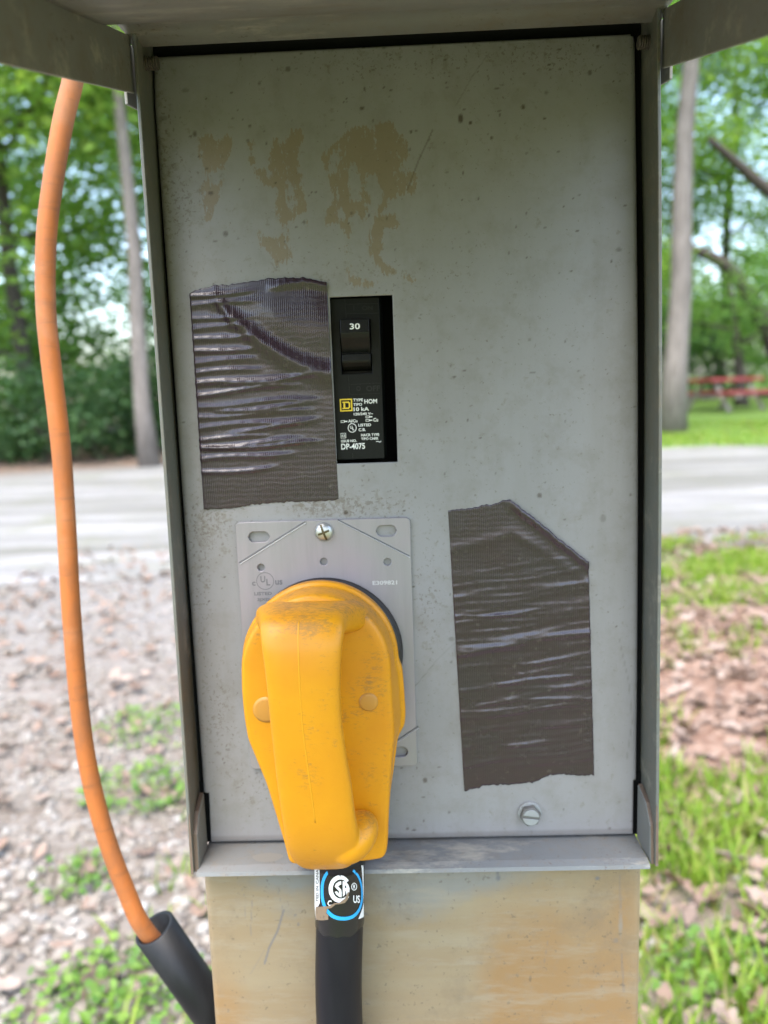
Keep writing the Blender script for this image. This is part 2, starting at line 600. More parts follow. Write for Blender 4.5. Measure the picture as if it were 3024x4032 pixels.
# ------------------------------------------------------------------ ground and road
def ground_mat():
    n = N('ground_earth')
    pos = n.node('ShaderNodeNewGeometry').outputs['Position']
    a = n.attr('cover')                     # r: grass, g: leaf litter, b: gravel
    s1 = n.noise(26, 6, .7, vec=pos)
    s2 = n.noise(5, 5, .65, vec=pos)
    vor = n.node('ShaderNodeTexVoronoi'); vor.inputs['Scale'].default_value = 34; n.ln(pos, vor.inputs['Vector'])
    vsep = n.node('ShaderNodeSeparateColor'); n.ln(vor.outputs['Color'], vsep.inputs[0])
    earth = n.mix(s1, (.13, .10, .075), (.23, .19, .15))
    grav = n.mix(vsep.outputs[0], (.12, .10, .08), (.24, .22, .195))
    grav = n.mix(n.ramp(s2, [(.42, 0.0), (.62, .8)]), grav, (.17, .14, .115))
    psep = n.node('ShaderNodeSeparateXYZ'); n.ln(pos, psep.inputs[0])
    road_f = n.math('ADD', n.math('MULTIPLY', n.math('SUBTRACT', psep.outputs[1], 2.0), .5), n.math('MULTIPLY', n.math('SUBTRACT', s2, .5), 2.0))
    grav = n.mix(n.math('MULTIPLY', n.ramp(road_f, [(.0, 0.0), (1.0, 1.0)]), .85), grav, (.20, .193, .185))
    litter = n.mix(vsep.outputs[1], (.14, .08, .055), (.27, .185, .14))
    grass = n.mix(s1, (.075, .14, .02), (.14, .22, .045))
    c = n.mix(a[2], earth, grav)
    lf = n.math('ADD', a[1], n.math('MULTIPLY', n.math('SUBTRACT', s2, .5), .9))
    c = n.mix(n.ramp(lf, [(.35, 0.0), (.65, 1.0)]), c, litter)
    gf = n.math('ADD', a[0], n.math('MULTIPLY', n.math('SUBTRACT', n.noise(3.1, 5, .7, vec=pos), .5), 1.1))
    c = n.mix(n.ramp(gf, [(.40, 0.0), (.62, 1.0)]), c, grass)
    n.set(c, .95, 0, .2)
    n.bump(n.math('ADD', s1, n.math('MULTIPLY', vor.outputs['Distance'], -.6)), .6, .02)
    return n.m


def build_ground():
    xs = np.concatenate([-np.geomspace(150, 6, 22), np.linspace(-5.6, 5.6, 120), np.geomspace(6, 150, 22)])
    ys = np.concatenate([-np.geomspace(60, 2, 12), np.linspace(-1.6, 14, 160), np.geomspace(14.5, 250, 30)])
    X, Y = np.meshgrid(xs, ys)
    Z = ground_z(X, Y)
    V = np.stack([X, Y, Z], -1).reshape(-1, 3)
    nx = len(xs)
    i = (np.arange(len(ys) - 1)[:, None] * nx + np.arange(nx - 1)[None]).ravel()
    Fc = np.stack([i, i + 1, i + nx + 1, i + nx], 1)
    me = big_mesh('ground', V, Fc, ground_mat(), True)
    x, y = V[:, 0], V[:, 1]
    right = 1 / (1 + np.exp(-(x - .15) * 5))
    gr = np.where(y < 1.5, .42, np.where(y < 1.9, .25, np.where(y < 3.4, .06, np.where(y < 5.0, .55, .0))))
    gr = np.where(y > 11.1, .75, gr)
    grass = gr * right + (1 - right) * np.where((y > 3.9) & (y < 5.2), .25, .12)
    lit = right * np.where((y > 1.4) & (y < 3.7), .9, .35) + (1 - right) * np.where((y > 1.6) & (y < 3.0), .32, .2)
    gra = (1 - right) * .95 + .05
    behind = np.clip((-y - .6) / .5, 0, 1); grass = np.maximum(grass, .55 * behind); lit = np.maximum(lit, .5 * behind); gra = gra * (1 - behind)
    forest = np.clip((y - 11.0 - .12 * x) / .8, 0, 1) * (x < 3)
    grass = grass * (1 - .4 * forest); lit = lit * (1 - forest) + .5 * forest; gra = gra * (1 - forest)
    C = np.stack([grass, lit, gra, np.ones_like(x)], 1).astype(np.float32)
    at = me.color_attributes.new('cover', 'FLOAT_COLOR', 'POINT'); at.data.foreach_set('color', C.ravel())
    o = link(bpy.data.objects.new('ground', me)); o['kind'] = 'structure'
    return o


GROUND = build_ground()


def road_mat():
    n = N('road_gravel')
    pos = n.node('ShaderNodeNewGeometry').outputs['Position']
    s1 = n.noise(22, 7, .8, vec=pos)
    mp = n.node('ShaderNodeMapping'); mp.inputs['Scale'].default_value = (.12, 1.1, 1); n.ln(pos, mp.inputs[0])
    s2 = n.noise(1.6, 5, .6, vec=mp.outputs[0])
    c = n.mix(s1, (.115, .112, .11), (.27, .265, .26))
    s3 = n.noise(2.6, 6, .75, vec=mp.outputs[0])
    c = n.mix(n.ramp(s3, [(.35, .75), (.55, 0.0)]), c, (.33, .325, .318))
    c = n.mix(n.ramp(n.noise(1.3, 5, .7, vec=pos), [(.5, 0.0), (.66, .6)]), c, (.155, .16, .11))
    c = n.mix(n.ramp(s2, [(.42, 0.0), (.62, .8)]), c, (.12, .118, .10))
    n.set(c, .95, 0, .2); n.bump(s1, .5, .02)
    return n.m


def build_road():
    ts = np.concatenate([np.linspace(-60, -8, 60)[:-1], np.linspace(-8, 10, 240), np.linspace(10, 60, 60)[1:]]); ws = np.linspace(0, 1, 15)
    V = []
    for x in ts:
        y0 = 4.75 - .35 / (1 + math.exp(x * 1.5)) + .10 * math.sin(x * .9) + .07 * math.sin(x * 2.7) + .05 * math.sin(x * 7.3) + .04 * math.sin(x * 13.1)
        y1 = float(np.interp(x, [-60, -8, -5.2, -3.4, 0, 10, 60], [7.5, 8.6, 10.0, 11.4, 11.2, 11.2, 12.5])) + .10 * math.sin(x * .7 + 1) + .06 * math.sin(x * 3.1)
        for w in ws:
            y = y0 + (y1 - y0) * w
            V.append((x, y, float(ground_z(x, y)) + .006 + .03 * math.sin(math.pi * w)))
    k = len(ws)
    Fc = [(i * k + j, i * k + j + 1, (i + 1) * k + j + 1, (i + 1) * k + j) for i in range(len(ts) - 1) for j in range(k - 1)]
    o = mesh_obj('gravel_road', V, Fc, road_mat(), smooth=True); fix_normals(o)
    o['kind'] = 'structure'
    return o


build_road()

# ------------------------------------------------------------------ gravel, leaf litter, grass
def stone_proto(i):
    bm = bmesh.new(); bmesh.ops.create_icosphere(bm, subdivisions=2 if i < 100 else 1, radius=1)
    sx, sy, sz = random.uniform(.8, 1.3), random.uniform(.7, 1.05), random.uniform(.5, .75)
    off = Vector((i * 7.1, 3.3, i))
    for v in bm.verts:
        d = 1 + .28 * mnoise.noise(v.co * 1.1 + off) + .12 * mnoise.noise(v.co * 2.6 + off)
        v.co = Vector((v.co.x * sx, v.co.y * sy, v.co.z * sz)) * d
    vs = np.array([v.co[:] for v in bm.verts]); bm.verts.index_update()
    fs = np.array([[v.index for v in f.verts] for f in bm.faces]); bm.free()
    return vs, fs


STONE = m_island('pebble', [(0, (.25, .225, .185)), (.2, (.165, .135, .105)), (.4, (.30, .28, .245)), (.55, (.19, .14, .108)), (.7, (.13, .12, .11)), (.85, (.36, .345, .32)), (1, (.22, .185, .145))], .75, 0, 60)
LITTER = m_island('dead_leaf', [(0, (.17, .105, .075)), (.3, (.28, .20, .155)), (.55, (.22, .145, .105)), (.8, (.35, .28, .235)), (1, (.12, .08, .06))], .8, .1, 80)
BLADE = m_island('grass_blade', [(0, (.09, .17, .016)), (.35, (.145, .25, .022)), (.7, (.195, .29, .03)), (.88, (.22, .265, .045)), (.95, (.24, .20, .09)), (1, (.28, .23, .13))], .6, .35)
WEED = m_island('weed_leaf', [(0, (.07, .155, .028)), (.6, (.12, .225, .035)), (1, (.17, .26, .05))], .55, .3)


def rotz(V, a):
    c, s = np.cos(a), np.sin(a)
    return np.stack([V[..., 0] * c - V[..., 1] * s, V[..., 0] * s + V[..., 1] * c, V[..., 2]], -1)


def in_view(x, y, margin=0.0):
    d = y - CAM[1]
    return abs(x + .03 * d) < .56 * d + margin


def post_clear(x, y):
    return not (-.15 < x < .15 and -.04 < y < .14)


def scatter(n, x0, x1, y0, y1, keep):
    out = []
    while len(out) < n:
        x, y = random.uniform(x0, x1), random.uniform(y0, y1)
        if post_clear(x, y) and random.random() < keep(x, y): out.append((x, y))
    return out


def left_w(x, y):
    return 1 / (1 + math.exp((x - .15) * 5))


# stones
protos = [stone_proto(i) for i in range(8)]
protos_lo = [stone_proto(100 + i) for i in range(8)]
spots = scatter(7500, -1.9, .8, .35, 2.3, left_w) + scatter(6000, -3.8, 1.0, 2.3, 5.6, left_w)
spots += scatter(1500, -5.5, 5.5, 4.0, 5.6, lambda x, y: math.exp(-((y - 4.55) / .35) ** 2))
items = []
for (x, y) in spots:
    r = random.uniform(.0045, .0105) * random.choice([1, 1, 1, 1.3, 1.8]) * (1.3 if y < 1.35 else 1.0) * (1.2 if 2.3 < y < 4.2 else .85 if y > 4.2 else 1)
    items.append((x, y, r))


def apparent(it):
    x, y, r = it
    d = y - CAM[1]
    u = (x + .03 * d) / d
    seen = -.53 < u < -.24
    return (r / d) if seen else 0


items.sort(key=apparent, reverse=True)
stone_meshes = []
for i in range(8):
    V, Fc = protos[i]
    me = big_mesh('stone', V, Fc, STONE, True); stone_meshes.append(me)
for (x, y, r) in items[:300]:
    o = bpy.data.objects.new('stone', random.choice(stone_meshes))
    o.location = (x, y, float(ground_z(x, y)) + r * .35); o.scale = (r, r, r)
    o.rotation_euler = (random.uniform(-.3, .3), random.uniform(-.3, .3), random.uniform(0, 6.3))
    COL.objects.link(o); o.parent = GROUND
VV, FF, base = [], [], 0
for (x, y, r) in items[300:]:
    V, Fc = random.choice(protos if y < 1.4 else protos_lo)
    V = rotz(V, random.uniform(0, 6.3)) * r + np.array([x, y, float(ground_z(x, y)) + r * .3])
    VV.append(V); FF.append(Fc + base); base += len(V)
o = link(bpy.data.objects.new('gravel', big_mesh('gravel', np.concatenate(VV), np.concatenate(FF), STONE, True)))
tag(o, 'pale brown and grey gravel spread beside the pedestal', 'gravel', kind='stuff')

# fallen leaves: a lobed, curled little sheet
def leaf_proto():
    m, k = 7, 3
    V = []
    c1, c2 = random.uniform(-.35, .6), random.uniform(-.5, .9)
    for i in range(m):
        t = i / (m - 1)
        w = (.12 + .42 * math.sin(math.pi * min(1, t * 1.02)) * (1 + .35 * math.sin(t * 19 + c1 * 9))) * .5
        for j in range(k):
            s = j - 1
            V.append((t - .5, s * w, c2 * (t - .5) ** 2 * .9 + abs(s) * w * c1 + .04 * math.sin(7 * t + s)))
    Fc = [(i * k + j, i * k + j + 1, (i + 1) * k + j + 1, (i + 1) * k + j) for i in range(m - 1) for j in range(k - 1)]
    return np.array(V), np.array(Fc)


lp = [leaf_proto() for _ in range(8)]


def litter_w(x, y):
    L = left_w(x, y)
    return L * (.12 if y < 1.2 else .17) + (1 - L) * (1.0 if .9 < y < 3.6 else .7)


ls = scatter(7600, -2.6, 3.4, .35, 5.3, litter_w)
litems = [(x, y, random.uniform(.035, .075)) for x, y in ls]


def lapp(it):
    x, y, r = it
    d = y - CAM[1]; u = (x + .03 * d) / d
    return r / d if (.28 < u < .55 or -.53 < u < -.24) else 0


litems.sort(key=lapp, reverse=True)
leaf_meshes = [big_mesh('fallen_leaf', V, Fc, LITTER, True) for V, Fc in lp]
for (x, y, r) in litems[:300]:
    o = bpy.data.objects.new('fallen_leaf', random.choice(leaf_meshes))
    o.location = (x, y, float(ground_z(x, y)) + .012 + random.uniform(0, .03 if x > .2 and y < 1.4 else .012)); o.scale = (r, r, r)
    o.rotation_euler = (random.uniform(-.5, .5), random.uniform(-.5, .5), random.uniform(0, 6.3))
    COL.objects.link(o); o.parent = GROUND
VV, FF, base = [], [], 0
for (x, y, r) in litems[300:]:
    V, Fc = random.choice(lp)
    M = np.array(Matrix.Rotation(random.uniform(-.5, .5), 3, 'X') @ Matrix.Rotation(random.uniform(-.5, .5), 3, 'Y'))
    V = rotz(V @ M.T, random.uniform(0, 6.3)) * r + np.array([x, y, float(ground_z(x, y)) + .012 + random.uniform(0, .012)])
    VV.append(V); FF.append(Fc + base); base += len(V)
o = link(bpy.data.objects.new('leaf_litter', big_mesh('leaf_litter', np.concatenate(VV), np.concatenate(FF), LITTER, True)))
tag(o, 'brown dead leaves strewn over the ground', 'leaf litter', kind='stuff')


def blades(name, tufts, hmin, hmax, per, spread, label, w=.0032):
    n = len(tufts) * per
    T = np.repeat(np.array(tufts), per, 0)
    px = T[:, 0] + rng.normal(0, spread, n); py = T[:, 1] + rng.normal(0, spread, n)
    pz = ground_z(px, py)
    a = rng.uniform(0, 2 * np.pi, n); h = rng.uniform(hmin, hmax, n) * T[:, 2]; lean = rng.uniform(.1, .9, n) * h
    w_ = w * rng.uniform(.7, 1.5, n)
    dx, dy = np.cos(a), np.sin(a); sx, sy = -dy, dx
    rows = []
    for t, wf in ((0, 1), (.4, .9), (.75, .6), (1, .08)):
        cx = px + dx * lean * t ** 1.8; cy = py + dy * lean * t ** 1.8; cz = pz + h * (t - .25 * t * t * (lean / h))
        for s in (-1, 1):
            rows.append(np.stack([cx + s * sx * w_ * wf, cy + s * sy * w_ * wf, cz], 1))
    V = np.stack(rows, 1).reshape(-1, 3)
    b = (np.arange(n) * 8)[:, None]
    Fc = np.concatenate([np.stack([b[:, 0] + k, b[:, 0] + k + 1, b[:, 0] + k + 3, b[:, 0] + k + 2], 1) for k in (0, 2, 4)])
    o = link(bpy.data.objects.new(name, big_mesh(name, V, Fc, BLADE, True)))
    tag(o, label, 'grass', kind='stuff')


def grass_w(x, y):
    L = left_w(x, y)
    patch = .5 + .5 * mnoise.noise(Vector((x * 2.3, y * 2.3, .7)))
    patch = max(0, min(1, (patch - .38) * 4))
    near = .85 if y < 1.2 else (.30 if y < 1.7 else (.10 if y < 3.4 else .7))
    return (1 - L) * near * patch + L * .03 * patch


tu = [(x, y, 1.0 if y < 2.2 else .75) for x, y in scatter(3600, -.6, 3.2, .3, 5.0, grass_w)]
blades('grass', tu, .03, .10, 12, .024, 'bright green grass growing right of the pedestal')
tu = [(x, y, 1.1) for x, y in scatter(900, .12, 1.9, .25, 1.75, lambda x, y: (.12 + .88 * max(0, min(1, (.5 + .5 * mnoise.noise(Vector((x * 4, y * 4, 2.2))) - .3) * 3))) * (1.15 - .45 * y))]
blades('near_grass', tu, .025, .085, 9, .022, 'tall bright grass close to the right side of the post')
tu = [(x, y, .8) for x, y in scatter(900, 1.0, 11, 10.9, 15, lambda x, y: .8)]
blades('verge_grass', tu, .04, .10, 14, .12, 'thin grass on the verge beyond the gravel road', .008)

# low broad-leaved weeds in clumps
def weed_clump(cx, cy, rad, n, label, hgt=.07):
    VV, FF, base = [], [], 0
    for _ in range(n):
        a, r = random.uniform(0, 6.3), rad * math.sqrt(random.random())
        x, y = cx + r * math.cos(a), cy + r * math.sin(a) * .8
        z = float(ground_z(x, y)) + random.uniform(.01, hgt) * (1 - .5 * r / rad)
        s = random.uniform(.010, .022)
        q = [(-.5, 0, 0), (-.15, -.42, .1), (.3, -.36, .08), (.62, 0, -.05), (.3, .36, .08), (-.15, .42, .1)]
        M = np.array(Matrix.Rotation(random.uniform(0, 6.3), 3, 'Z') @ Matrix.Rotation(random.uniform(-.7, .7), 3, 'X') @ Matrix.Rotation(random.uniform(-.7, .3), 3, 'Y'))
        V = (np.array(q) * s) @ M.T + np.array([x, y, z])
        VV.append(V); FF.append(np.array([[0, 1, 2, 3], [0, 3, 4, 5]]) + base); base += 6
    e = empty('weed_clump', (cx, cy, float(ground_z(cx, cy))))
    o = bpy.data.objects.new('foliage', big_mesh('foliage', np.concatenate(VV), np.concatenate(FF), WEED)); COL.objects.link(o); world_parent(o, e)
    st = []
    sv, sf, b = [], [], 0
    for k in range(14):
        a, r = random.uniform(0, 6.3), rad * .7 * random.random()
        p = (cx + r * math.cos(a), cy + r * math.sin(a), float(ground_z(cx, cy)))
        v, f_ = tube_geo([p, (p[0] + random.uniform(-.015, .015), p[1] + random.uniform(-.015, .015), p[2] + hgt * .8)], [.0016, .001], 5)
        sv += v; sf += [tuple(i + b for i in q) for q in f_]; b += len(v)
    mesh_obj('stem', sv, sf, WEED, e, kind='stuff')
    tag(e, label, 'weed', 'weeds growing in the gravel')


for (px, py, rad, n, lab) in [
    (440, 3960, .13, 420, 'leafy green weed clump in the gravel left of the black conduit'),
    (560, 3120, .13, 260, 'small green weed patch in the gravel beside the orange cable'),
    (640, 2870, .16, 240, 'faint green weed patch near the left side of the pedestal box'),
    (300, 3480, .07, 90, 'tiny weed sprout among pale stones left of the orange cable'),
    (2960, 3900, .12, 260, 'dark clover-like weed clump at the lower right of the photograph')]:
    g = PG(px, py)
    weed_clump(g[0], g[1], rad * 1.45, n, lab)

# ------------------------------------------------------------------ trees
BARK_PALE = m_bark('bark_pale', (.23, .205, .185), (.13, .115, .10), 4)
BARK_DARK = m_bark('bark_dark', (.085, .072, .062), (.05, .043, .037))
LEAF_A = m_island('leaf_light', [(0, (.10, .20, .038)), (.5, (.15, .265, .048)), (1, (.205, .305, .065))], .5, .5)
LEAF_B = m_island('leaf_mid', [(0, (.07, .17, .042)), (.5, (.11, .225, .052)), (1, (.15, .26, .062))], .5, .45)
LEAF_C = m_island('leaf_deep', [(0, (.03, .075, .028)), (.5, (.045, .10, .035)), (1, (.065, .125, .04))], .5, .3)


def leaf_cloud(centers, n, sig, size):
    """leaf-sized faces spread about clump centres (arrays)"""
    C = centers[rng.integers(0, len(centers), n)]
    P = C[:, :3] + rng.normal(0, 1, (n, 3)) * sig * np.array([1, 1, .62]) * C[:, 3:4]
    a = rng.normal(0, 1, (n, 3)); a[:, 2] *= .45; a /= np.linalg.norm(a, axis=1)[:, None]
    t = rng.normal(0, 1, (n, 3)); b = np.cross(a, t); b /= np.linalg.norm(b, axis=1)[:, None]
    s = size * rng.uniform(.6, 1.3, n)[:, None]
    V = np.stack([P - a * s * .55, P + b * s * .3 - a * s * .05, P + a * s * .6, P - b * s * .3 - a * s * .05], 1).reshape(-1, 3)
    Fc = np.arange(n * 4).reshape(-1, 4)
    return V, Fc


def bez_limb(p, d, L, r, n=6, droop=-.1):
    pts, rad = [], []
    p = Vector(p); d = Vector(d).normalized()
    for i in range(n + 1):
        pts.append(p.copy()); rad.append(r * (1 - .8 * i / n))
        d = (d + Vector((random.uniform(-.22, .22), random.uniform(-.22, .22), random.uniform(-.12, .12) + droop * .1))).normalized()
        p = p + d * (L / n)
    return pts, rad


def make_tree(label, x, y, r, h, crown_lo, crown_r, nleaf, leafm, bark, lean=(0, 0), limbs=7, lsize=.11, group='trees beyond the gravel road', cx=None, sig=.42, paths=None):
    z0 = float(ground_z(x, y))
    e = empty('tree', (x, y, z0))
    n = 9
    pts = [(x + lean[0] * (i / n) ** 1.3 + .03 * h / 9 * math.sin(i * 1.7 + x), y + lean[1] * (i / n), z0 - .1 + h * i / n) for i in range(n + 1)]
    rad = [r * (1.35 if i == 0 else 1 - .72 * i / n) for i in range(n + 1)]
    v, f_ = tube_geo(pts, rad, 14)
    mesh_obj('trunk', v, f_, bark, e, True)
    cents = []
    for k in range(limbs):
        t = random.uniform(crown_lo / h, .92)
        i = min(n - 1, int(t * n))
        p = Vector(pts[i]).lerp(Vector(pts[i + 1]), t * n - i)
        a = random.uniform(0, 6.3) if k else -1.4
        lp_, rd = bez_limb(p, (math.cos(a), math.sin(a), random.uniform(.05, .5)), crown_r * random.uniform(.8, 1.15), rad[i] * .45)
        v, f_ = tube_geo(lp_, rd, 7)
        mesh_obj('limb', v, f_, bark, e, True)
        for q in lp_[2:]:
            for _ in range(2):
                cents.append((q.x + random.gauss(0, .35), q.y + random.gauss(0, .35), q.z + random.gauss(.1, .4), random.uniform(.7, 1.3)))
    for _ in range(limbs * 5):                      # crown volume
        a, rr = random.uniform(0, 6.3), crown_r * math.sqrt(random.random())
        zz = random.uniform(crown_lo, h * 1.05)
        sh = max(.62, 1 - ((zz - (crown_lo + h) * .5) / ((h - crown_lo) * .62)) ** 2)
        cents.append((pts[5][0] + rr * sh * math.cos(a), pts[5][1] + rr * sh * math.sin(a), z0 + zz, random.uniform(.6, 1.3)))
    for pth, r0, r1 in (paths or []):
        P3 = spline(pth, 6)
        v, f_ = tube_geo(P3, list(np.linspace(r0, r1, len(P3))), 9)
        mesh_obj('limb', v, f_, bark, e, True)
    V, Fc = leaf_cloud(np.array(cents), nleaf, sig, lsize)
    V = V[:, :]
    low = V.reshape(-1, 4, 3)[:, :, 2].min(1) > z0 + .05
    V = V.reshape(-1, 4, 3)[low].reshape(-1, 3); Fc = np.arange(len(V)).reshape(-1, 4)
    o = bpy.data.objects.new('crown', big_mesh('crown', V, Fc, leafm)); COL.objects.link(o); world_parent(o, e)
    tag(e, label, 'tree', group)
    return e


def at_depth(px, py, d):
    p = CAM + ray(px, py) * d
    return p


# the two pale trunks that frame the pedestal
g = PG(585, 1835)
make_tree('slim pale grey tree trunk just left of the pedestal box', g[0], g[1], .135, 9.5, 5.6, 2.6, 9000, LEAF_A, BARK_PALE, lean=(-.05, .3), limbs=8)
g = PG(2650, 1700)
make_tree('stout pale grey tree trunk just right of the pedestal box', g[0], g[1], .21, 11.5, 7.0, 3.2, 9000, LEAF_A, BARK_PALE, lean=(.45, .2), limbs=8)
# the dark, crooked tree behind the picnic table
D = 20.0
b0 = at_depth(2925, 1470, D)
pth1 = [at_depth(px, py, D) for px, py in ((3120, 1560), (3040, 1330), (2950, 1165), (2850, 1040), (2715, 975))]
pth2 = [at_depth(px, py, D - 3) for px, py in ((3240, 900), (3020, 745), (2900, 640), (2790, 545))]
make_tree('dark crooked tree with bent limbs behind the red picnic table', b0[0], b0[1], .17, 3.2, 1.4, 3.0, 4200, LEAF_B, BARK_DARK, lean=(-.4, 0), limbs=5,
          paths=[(pth1, .30, .12), (pth2, .17, .07)])

# the wood behind: each tree on its own
wood = [  # x, y, r, h, crown_lo, crown_r, leaves, material, label
    (-6.6, 13.2, .16, 10, 1.6, 3.4, 6500, LEAF_A, 'bright leafy tree at the far left edge of the photograph'),
    (-3.7, 15.0, .14, 11, 1.9, 3.3, 6500, LEAF_B, 'mid green tree behind the slim pale trunk and orange cable'),
    (-9.5, 16.5, .2, 12, 1.5, 4.0, 7000, LEAF_B, 'tall wide tree beyond the far left edge of the photograph'),
    (-.9, 16.2, .16, 11, 1.8, 3.3, 9000, LEAF_A, 'light green tree hidden mostly behind the pedestal box, left half'),
    (2.2, 17.4, .17, 11, 1.9, 3.2, 9000, LEAF_B, 'mid green tree hidden mostly behind the pedestal box, right half'),
    (6.2, 24.5, .15, 13, 2.3, 3.6, 8500, LEAF_A, 'light airy tree rising behind the stout pale trunk'),
    (10.6, 26.0, .18, 13, 2.2, 4.2, 9000, LEAF_A, 'light airy tree above the red picnic table'),
    (14.6, 22.0, .2, 11, 2.0, 3.8, 8000, LEAF_B, 'mid green tree beyond the right edge of the photograph'),
    (8.6, 31.0, .2, 14, 1.2, 5.0, 9000, LEAF_B, 'distant green tree closing the gap right of the stout trunk'),
    (-6.2, 22.0, .2, 13, 1.2, 4.8, 6500, LEAF_B, 'deep green distant tree closing the gap left of the slim trunk'),
    (1.0, 26.0, .2, 13, 1.5, 4.8, 7000, LEAF_C, 'deep green distant tree directly behind the pedestal'),
]
for (x, y, r, h, lo, cr, n, mt, lab) in wood:
    make_tree(lab, x, y, r, h, lo, cr, int(n * (2.6 if x > 4 else 2.1)), mt, BARK_DARK, lean=(random.uniform(-.4, .4), 0), limbs=8, lsize=.18, sig=.62)


def shrub(label, x, y, w, h, n, leafm):
    z0 = float(ground_z(x, y))
    e = empty('shrub', (x, y, z0))
    sv, sf, b = [], [], 0
    cents = []
    for k in range(9):
        a = random.uniform(0, 6.3)
        lp_, rd = bez_limb((x + random.gauss(0, w * .18), y + random.gauss(0, .2), z0 - .05), (math.cos(a) * .5, math.sin(a) * .5, 1), h * random.uniform(.6, 1.0), .025)
        v, f_ = tube_geo(lp_, rd, 6)
        sv += v; sf += [tuple(i + b for i in q) for q in f_]; b += len(v)
    for k in range(60):
        cents.append((x + random.uniform(-w, w) * .5, y + random.uniform(-.5, .5) * min(w, 1.6), z0 + h * random.random() ** 1.1 * .95 + .05, random.uniform(.6, 1.2)))
    mesh_obj('stem', sv, sf, BARK_DARK, e, True, kind='stuff')
    V, Fc = leaf_cloud(np.array(cents), n, .24 if h < 3 else .42, .10 if h < 3 else .17)
    V = V.reshape(-1, 4, 3); V = V[V[:, :, 2].min(1) > z0 + .01].reshape(-1, 3); Fc = np.arange(len(V)).reshape(-1, 4)
    o = bpy.data.objects.new('foliage', big_mesh('foliage', V, Fc, leafm)); COL.objects.link(o); world_parent(o, e)
    tag(e, label, 'shrub', 'undergrowth along the edge of the wood')


for (x, y, w, h, n, mt, lab) in [
    (-9.8, 17.5, 4.5, 3.6, 6000, LEAF_B, 'tall leafy thicket deep in the wood at the far left'),
    (-5.2, 18.0, 4.5, 3.4, 6000, LEAF_B, 'tall leafy thicket deep in the wood behind the slim trunk'),
    (-1.0, 20.0, 4.5, 3.4, 4500, LEAF_B, 'tall leafy thicket deep in the wood behind the pedestal box'),
    (6.4, 29.5, 5.0, 4.2, 6000, LEAF_B, 'tall leafy thicket in the distance beside the stout trunk'),
    (11.0, 29.0, 5.5, 4.4, 6500, LEAF_A, 'tall bright thicket in the distance above the red picnic table'),
    (-7.6, 12.2, 2.4, 1.5, 4200, LEAF_B, 'dark shrub at the left edge of the photograph behind the gravel road'),
    (-5.6, 12.0, 2.4, 1.6, 4600, LEAF_C, 'dark green shrub behind the orange cable across the road'),
    (-3.6, 13.0, 2.4, 1.8, 4600, LEAF_C, 'dark shrub directly behind the slim pale trunk'),
    (-1.2, 14.2, 2.6, 1.9, 3600, LEAF_B, 'green shrub across the road hidden behind the box, left half'),
    (1.6, 15.5, 2.8, 1.8, 3600, LEAF_B, 'green shrub across the road hidden behind the box, right half'),
    (5.4, 24.0, 3.4, 2.4, 4600, LEAF_C, 'dark shrub behind the left end of the red picnic table'),
    (8.8, 24.5, 3.6, 2.6, 4600, LEAF_C, 'dark shrub behind the middle of the red picnic table'),
    (12.4, 24.0, 3.6, 2.4, 4000, LEAF_B, 'green shrub past the right end of the red picnic table')]:
    shrub(lab, x, y, w, h, n, mt)

# ------------------------------------------------------------------ red picnic table
RED = m_paint('red_paint', (.27, .036, .042), .2, .05)
CONCRETE = m_paint('pale_legs', (.27, .23, .21), .3, .05)


def picnic_table(px, py, d, yaw, label, L=1.75):
    p = at_depth(px, py, d)
    z0 = float(ground_z(p[0], p[1]))
    e = empty('picnic_table', (p[0], p[1], z0)); e.rotation_euler = (0, 0, yaw)

    def bx(name, x0, x1, y0, y1, za, zb, m):
        v = [(x, y, z) for x in (x0, x1) for y in (y0, y1) for z in (za, zb)]
        f_ = [(0, 1, 3, 2), (4, 6, 7, 5), (0, 4, 5, 1), (2, 3, 7, 6), (0, 2, 6, 4), (1, 5, 7, 3)]
        o = mesh_obj(name, v, f_, m); o.parent = e; bevel(o, .006); return o
    for k in range(5):
        bx('tabletop_plank', -L / 2, L / 2, -.37 + k * .15, -.37 + k * .15 + .145, .68, .77, RED)
    for sgn in (-1, 1):
        for k in range(2):
            y0 = sgn * (.62 + k * .15) - .07
            bx('seat_plank', -L / 2, L / 2, y0, y0 + .145, .38, .47, RED)
    for xx in (-L * .32, L * .32):
        for sgn in (-1, 1):
            v, f_ = tube_geo([(xx, sgn * .62, 0), (xx, sgn * .18, .68)], .065, 4)
            o = mesh_obj('leg', v, f_, CONCRETE); o.parent = e
        o = bx('crossbeam', xx - .04, xx + .04, -.85, .85, .29, .375, CONCRETE)
    tag(e, label, 'picnic table', 'red picnic tables among the trees')


picnic_table(2855, 1530, 18.2, math.radians(28), 'red painted picnic table beyond the road, right of the stout trunk')
picnic_table(510, 1765, 19.0, math.radians(-20), 'small red picnic table glimpsed left of the slim pale trunk')

# ------------------------------------------------------------------ the power pedestal
PED = empty('power_pedestal', (0, .045, 0))
tag(PED, 'grey metal power pedestal with raised hood, stained tan post and breaker opening', 'pedestal')
PW, PT, PB = .110, .1968 + ZC, -.1968 + ZC


def edge_table(pts, Y):
    P = [PY(a, b, Y) for a, b in pts]
    P.sort(key=lambda p: p[2])
    zz, xx = [p[2] for p in P], [p[0] for p in P]
    return lambda z: np.interp(z, zz, xx)


